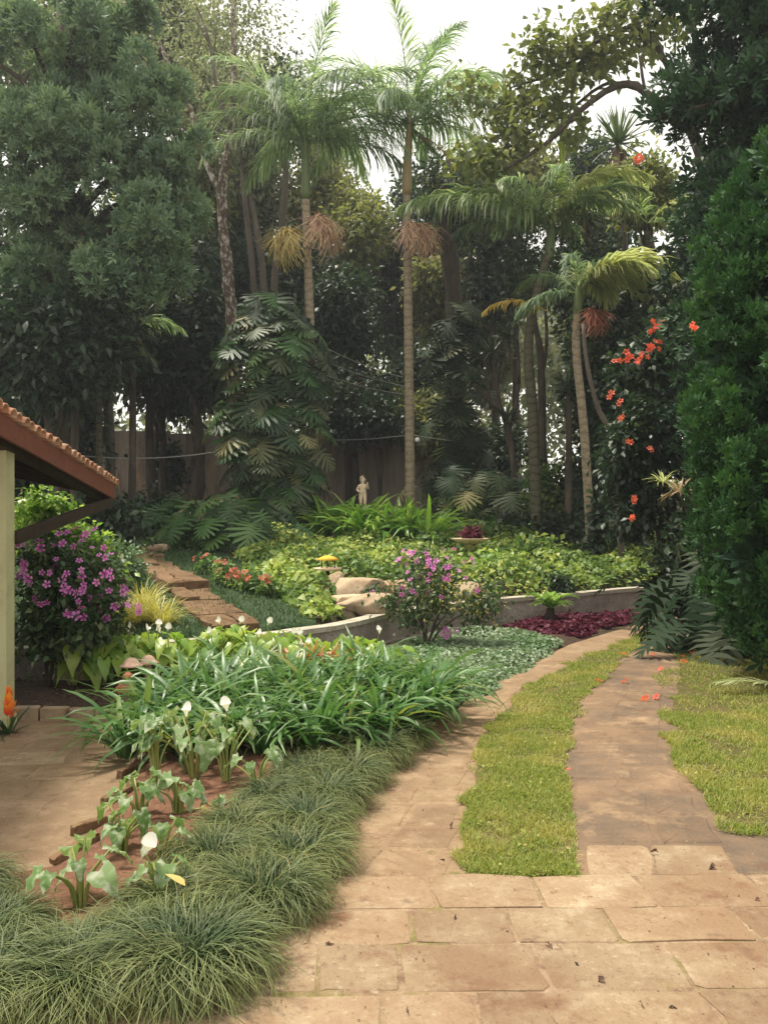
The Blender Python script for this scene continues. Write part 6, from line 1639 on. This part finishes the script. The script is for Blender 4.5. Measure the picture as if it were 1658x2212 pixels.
# red begonias at the bank foot
r = rg(970); BEG = [flower_mesh('flower', M_redp, 0.055, 430+k, cup=.3) for k in range(3)]
for k, (px, py, Y) in enumerate(((470, 1265, 13.6), (500, 1285, 13.0), (535, 1290, 12.7), (450, 1250, 14.2), (565, 1300, 12.4))):
    X, _, _ = W(px, py, Y); b = (X, Y, h(X, Y))
    root, bb, rr_, _ = shrub('red_flower_plant', ['low plant with coral red flowers nearest the stone path in the row', 'second low red flowered plant along the dark lawn', 'third low red flowered plant along the dark lawn', 'red flowered plant under the shiny cut leaf clump', 'red flowered plant where the lawn meets the ivy'][k], 'flowers', b, [(X, Y, b[2]+.2)], [((X, Y, b[2]+0.16), (0.24, 0.22, 0.15))], M_ivyd, 60, 6, (0.06, 0.11), 971+k, tw=0.1, sub=3)
    put_flowers(root, bb, rr_, 4, BEG, (X, Y, b[2]+0.18), (0.25, 0.2, 0.15), zmin=0.0)

# ------------------------------------------------------------------ ornaments
b = np.array(W(1015, 1168, 17.2)); zb = h(b[0], b[1])
dr = empty('planter_dish', (b[0], b[1], zb)); tag(dr, 'cream dish on a pedestal planted with dark red leaves in the ivy', 'planter')
dz = b[2] - zb
g = G(); lathe(g, [(0, 0), (.16, 0), (.16, .05), (.08, .1), (.06, dz*0.6), (.08, dz - 0.1), (.1, dz-0.06)], 16); g.build('pedestal', M_dish, dr)
g = G(); lathe(g, [(.08, dz-.08), (.24, dz-.04), (.37, dz+.03), (.38, dz+.05), (.34, dz+.05), (.2, dz), (0, dz-.01)], 24); g.build('bowl', M_dish, dr)
g = G(); crown(g, [((0, 0, dz+.13), (.2, .18, .1))], 60, 6, T_LEAFW, (.06, .12), rg(980), .08); g.build('red_plant', M_purple, dr)
b = np.array(W(708, 1232, 13.6)); zb = h(b[0], b[1])
fr = empty('bird_feeder', (b[0], b[1], zb)); tag(fr, 'little bird feeder with yellow roof and cream tray in the ivy', 'bird feeder')
dz = b[2] - zb
g = G(); tube(g, [(0, 0, 0), (0, 0, dz)], [.03, .03], 8); g.build('post', M_darkwood, fr)
g = G(); lathe(g, [(0, dz), (.2, dz), (.23, dz+.03), (.22, dz+.04), (0, dz+.03)], 18); g.build('tray', M_dish, fr)
for a in (0.5, 2.6, 4.7):
    g = G(); tube(g, [(.12*math.cos(a), .12*math.sin(a), dz+.03), (.12*math.cos(a), .12*math.sin(a), dz+.17)], [.01, .01], 5); g.build('rod', M_darkwood, fr)
g = G(); lathe(g, [(.17, dz+.16), (.18, dz+.175), (.10, dz+.215), (0, dz+.235)], 16); g.build('roof', M_yellow, fr)
# mushrooms and terracotta figure
for k, (px, py, Y, s) in enumerate(((284, 1443, 8.05, 1.0), (320, 1437, 8.25, .95))):
    X, _, zc = W(px, py, Y)
    mr = empty('mushroom_ornament', (X, Y, 0.02)); tag(mr, ['pinkish garden mushroom ornament above the terracotta figure', 'second mushroom ornament, right of the first and half behind lilies'][k], 'ornament', 'garden mushroom ornaments')
    g = G(); lathe(g, [(0, 0), (.05, 0), (.04, .06), (.03, zc*0.6), (.032, zc)], 12); g.build('stem', M_darkwood if k == 0 else M_cap, mr)
    g = G(); lathe(g, [(.03, zc-.01), (.105*s, zc-.004), (.108*s, zc+.008), (.075*s, zc+.02), (.062*s, zc+.05), (.035*s, zc+.072), (0, zc+.08)], 18); g.build('cap', M_cap, mr)
X, Y, _ = W(277, 1480, 7.95)
fg = empty('terracotta_figure', (X, Y, 0.0)); tag(fg, 'small orange terracotta gnome like figure under the mushroom caps', 'ornament')
g = G(); lathe(g, [(0, 0), (.075, 0), (.085, .04), (.08, .1), (.055, .15), (.04, .165)], 14); V, T, rr, l = g.arr(); g = G(); g.add(V*np.array([1, .8, 1]), T, rr, l); g.build('body', M_terra, fg)
g = G(); rock(g, (0, -0.005, 0.2), (.05, .048, .05), 3, 0.05, 2); rock(g, (0, -.052, .197), (.012, .012, .012), 4, 0.02, 1); rock(g, (-.05, 0, .2), (.012, .01, .016), 5, .02, 1); rock(g, (.05, 0, .2), (.012, .01, .016), 6, .02, 1); g.build('head', M_terra, fg)
for s in (-1, 1):
    g = G(); tube(g, curve([(s*.06, 0, .13), (s*.095, -.03, .09), (s*.05, -.075, .07)], 6), [.022, .02, .02, .018, .018, .02], 8); g.build('arm', M_terra, fg)
    g = G(); tube(g, [(s*.03, -.03, .02), (s*.04, -.09, .015)], [.028, .024], 8); g.build('foot', M_terra, fg)
X, Y, _ = W(262, 1520, 7.6)
boulder(262, 1515, 7.6, (0.16, 0.1, 0.04), 44, 'flat brown stone under the terracotta figure', M_rock, name='flat_stone')

# statue: a child figure on a plinth
sx, sy, _ = W(783, 1100, 21.6); sz0 = h(sx, sy); ztop = W(783, 1034, 21.6)[2]
st = empty('statue', (sx, sy, sz0)); tag(st, 'pale stone statue of a child with one raised arm above the strap lilies', 'statue')
figh = 0.72; pz = ztop - sz0 - figh
g = G(); lathe(g, [(0, 0), (.22, 0), (.22, .08), (.15, .12), (.13, pz-.12), (.19, pz-.06), (.19, pz), (0, pz)], 20); g.build('plinth', M_statue, st)
def skin_figure(name, J, E, mat, parent, root_i=0, sub=2):
    me = bpy.data.meshes.new(name); me.from_pydata([j[0] for j in J], E, []); me.materials.append(mat)
    o = bpy.data.objects.new(name, me); col.objects.link(o); o.parent = parent
    m = o.modifiers.new('skin', 'SKIN'); m.use_smooth_shade = True
    for i, j in enumerate(J):
        sv = me.skin_vertices[0].data[i]; sv.radius = (j[1], j[1]*(j[2] if len(j) > 2 else 1)); sv.use_root = (i == root_i)
    s = o.modifiers.new('sub', 'SUBSURF'); s.levels = sub; s.render_levels = sub
    return o
J = [((0, 0, pz+.36), .085), ((0, 0, pz+.47), .08), ((0, 0, pz+.545), .075), ((0, 0, pz+.595), .034), ((0, -.01, pz+.65), .062), ((0, -.012, pz+.72), .066), ((0, 0, pz+.765), .035),
     ((.085, 0, pz+.54), .036), ((.14, -.03, pz+.47), .03), ((.12, -.1, pz+.56), .026), ((.115, -.13, pz+.62), .022),
     ((-.085, 0, pz+.54), .036), ((-.145, .0, pz+.44), .03), ((-.10, -.08, pz+.39), .026), ((-.06, -.11, pz+.39), .02),
     ((.05, 0, pz+.31), .06), ((.06, -.02, pz+.19), .045), ((.055, 0, pz+.05), .03), ((.055, -.06, pz+.02), .026),
     ((-.05, 0, pz+.31), .06), ((-.05, -.03, pz+.18), .045), ((-.05, 0.01, pz+.05), .03), ((-.055, -.05, pz+.02), .026)]
E = [(0, 1), (1, 2), (2, 3), (3, 4), (4, 5), (5, 6), (2, 7), (7, 8), (8, 9), (9, 10), (2, 11), (11, 12), (12, 13), (13, 14), (0, 15), (15, 16), (16, 17), (17, 18), (0, 19), (19, 20), (20, 21), (21, 22)]
try:
    fig_ = skin_figure('figure', J, E, M_statue, st)
    g = G(); rr_ = rg(5)
    for k in range(26):
        d = norm(rr_.normal(size=3) + np.array([0, .25, .5])); rock(g, np.array([0, 0.0, pz+.715]) + d*np.array([.068, .068, .07]), (.02, .02, .018), k, .05, 1)
    g.build('curls', M_statue, fig_)
except Exception as ex:
    print('skin failed', ex)

# cables
def cable(label, a, b, sag, rad=0.012):
    a, b = np.array(a), np.array(b); t = np.linspace(0, 1, 14)
    P = a + (b-a)*t[:, None]; P[:, 2] -= sag*4*t*(1-t)
    g = G(); tube(g, P, rad, 5); return tag(g.build('cable', M_wire), label, 'cable')
cable('cable running in front of the old wall behind the roof', W(160, 983, 20), W(475, 975, 21.2), 0.12, 0.014)
cable('cable tied to the insulator on the central palm', W(893, 940, 21.85), W(1045, 955, 25), 0.05, 0.013)
cable('cable from the central palm back towards the wall', W(880, 940, 21.9), W(700, 950, 27), 0.05, 0.012)
for k in range(3):
    cable(['uppermost slack wire between the two tall palms', 'middle slack wire between the two tall palms', 'lowest slack wire between the two tall palms'][k], W(690, 745 + 30*k, 21.7), W(870, 815 + 18*k, 27), 0.08, 0.010)

# fallen flowers and leaves
FALL = [(1461, 1383), (1483, 1390), (1346, 1414), (1409, 1416), (1473, 1419), (1494, 1412), (1427, 1447), (1476, 1431), (1293, 1472), (1350, 1473), (1394, 1511), (1417, 1507), (1226, 1672)]
r = rg(990)
FLM = [flower_mesh('fallen_flower', M_coral, 0.042, 440+k, cup=.45) for k in range(4)]
for k, (px, py) in enumerate(FALL):
    Z = 3061/(py-1124); X = (px-829)/1855*Z; last = k == len(FALL)-1
    o = put('fallen_flower', FLM[k % 4], None, (X, Z, 0.005 if not last else 0.03), (r.normal(0, .4), r.normal(0, .4), r.uniform(0, 6)), r.uniform(0.75, 1.15) * (0.55 if last else 1))
    tag(o, 'single orange flower fallen at the edge of the near grass strip' if last else 'coral flower fallen on the far end of the drive', 'fallen flower', None if last else 'coral flowers fallen on the drive')
DEAD = [(1305, 2118), (1440, 2178), (1420, 1842), (1385, 2170), (1640, 1945), (1175, 2038), (985, 1980), (975, 1780), (960, 1860), (1240, 2080), (1540, 1868), (880, 2180), (770, 1775), (700, 2040)]
DM = []
for k in range(4):
    rr_ = rg(995+k); t = t_leaf(0.36, 5, 0.6, 0.5); V = t[0]*0.055 + rr_.normal(0, .005, t[0].shape); g = G(); g.add(V, t[1], rr_.uniform(), t[2]); DM.append(g.mesh('dead_leaf', M_dead))
for k, (px, py) in enumerate(DEAD):
    Z = 3061/(py-1124); X = (px-829)/1855*Z
    o = put('dead_leaf', DM[k % 4], None, (X, Z, 0.006), (r.normal(0, .5), r.normal(0, .5), r.uniform(0, 6)), r.uniform(0.4, 0.8) if k > 1 else 0.7)
    tag(o, ['curled dark leaf on the large front slab, right of centre', 'dark leaf on a front slab nearest the bottom right corner'][k] if k < 2 else 'small curled brown leaf fallen on the paving', 'dead leaf', None if k < 2 else 'brown leaves fallen on the paving')
g = frond(L=0.75, a0=14, bend=20, n=26, ll=0.24, lw=0.02, droop=20, vee=10, seed=61, rr=0.006, stalk=0.1)
o = g.build('fallen_frond', M_frondp, None, (3.95, 8.3, 0.03)); o.rotation_euler = (0, 0, R(96)); tag(o, 'pale feathery frond lying on the lawn under the conifer', 'fallen frond')
# litter of tiny bits on the stone
r = rg(999); g = G(); xy = np.c_[r.uniform(-0.4, 3.2, 700), r.uniform(2.6, 7.5, 700)]
M = frames(norm(np.c_[r.normal(size=(700, 2)), r.normal(0, .2, 700)]), norm(np.array([0, 0, 1.0]) + r.normal(0, .3, (700, 3)))) * r.uniform(0.006, 0.018, 700)[:, None, None]
scatter(g, T_QUAD, np.c_[xy, np.full(700, 0.003)], M, r.uniform(0, 1, 700)); tag(g.build('leaf_litter', M_dead), kind='stuff')

# ------------------------------------------------------------------ morning haze: one even box round everything
HAZE_D = 0.0010
bm = G(); box(bm, (-91, -31, -1.2), (91, 171, 23))
m, nt, out = nodes('morning_haze')
pv = nt.nodes.new('ShaderNodeVolumePrincipled'); pv.inputs['Density'].default_value = HAZE_D; pv.inputs['Color'].default_value = (0.90, 0.95, 1.0, 1); pv.inputs['Anisotropy'].default_value = 0.3
nt.links.new(pv.outputs[0], out.inputs['Volume'])
tag(bm.build('haze', m, smooth=False), kind='stuff')
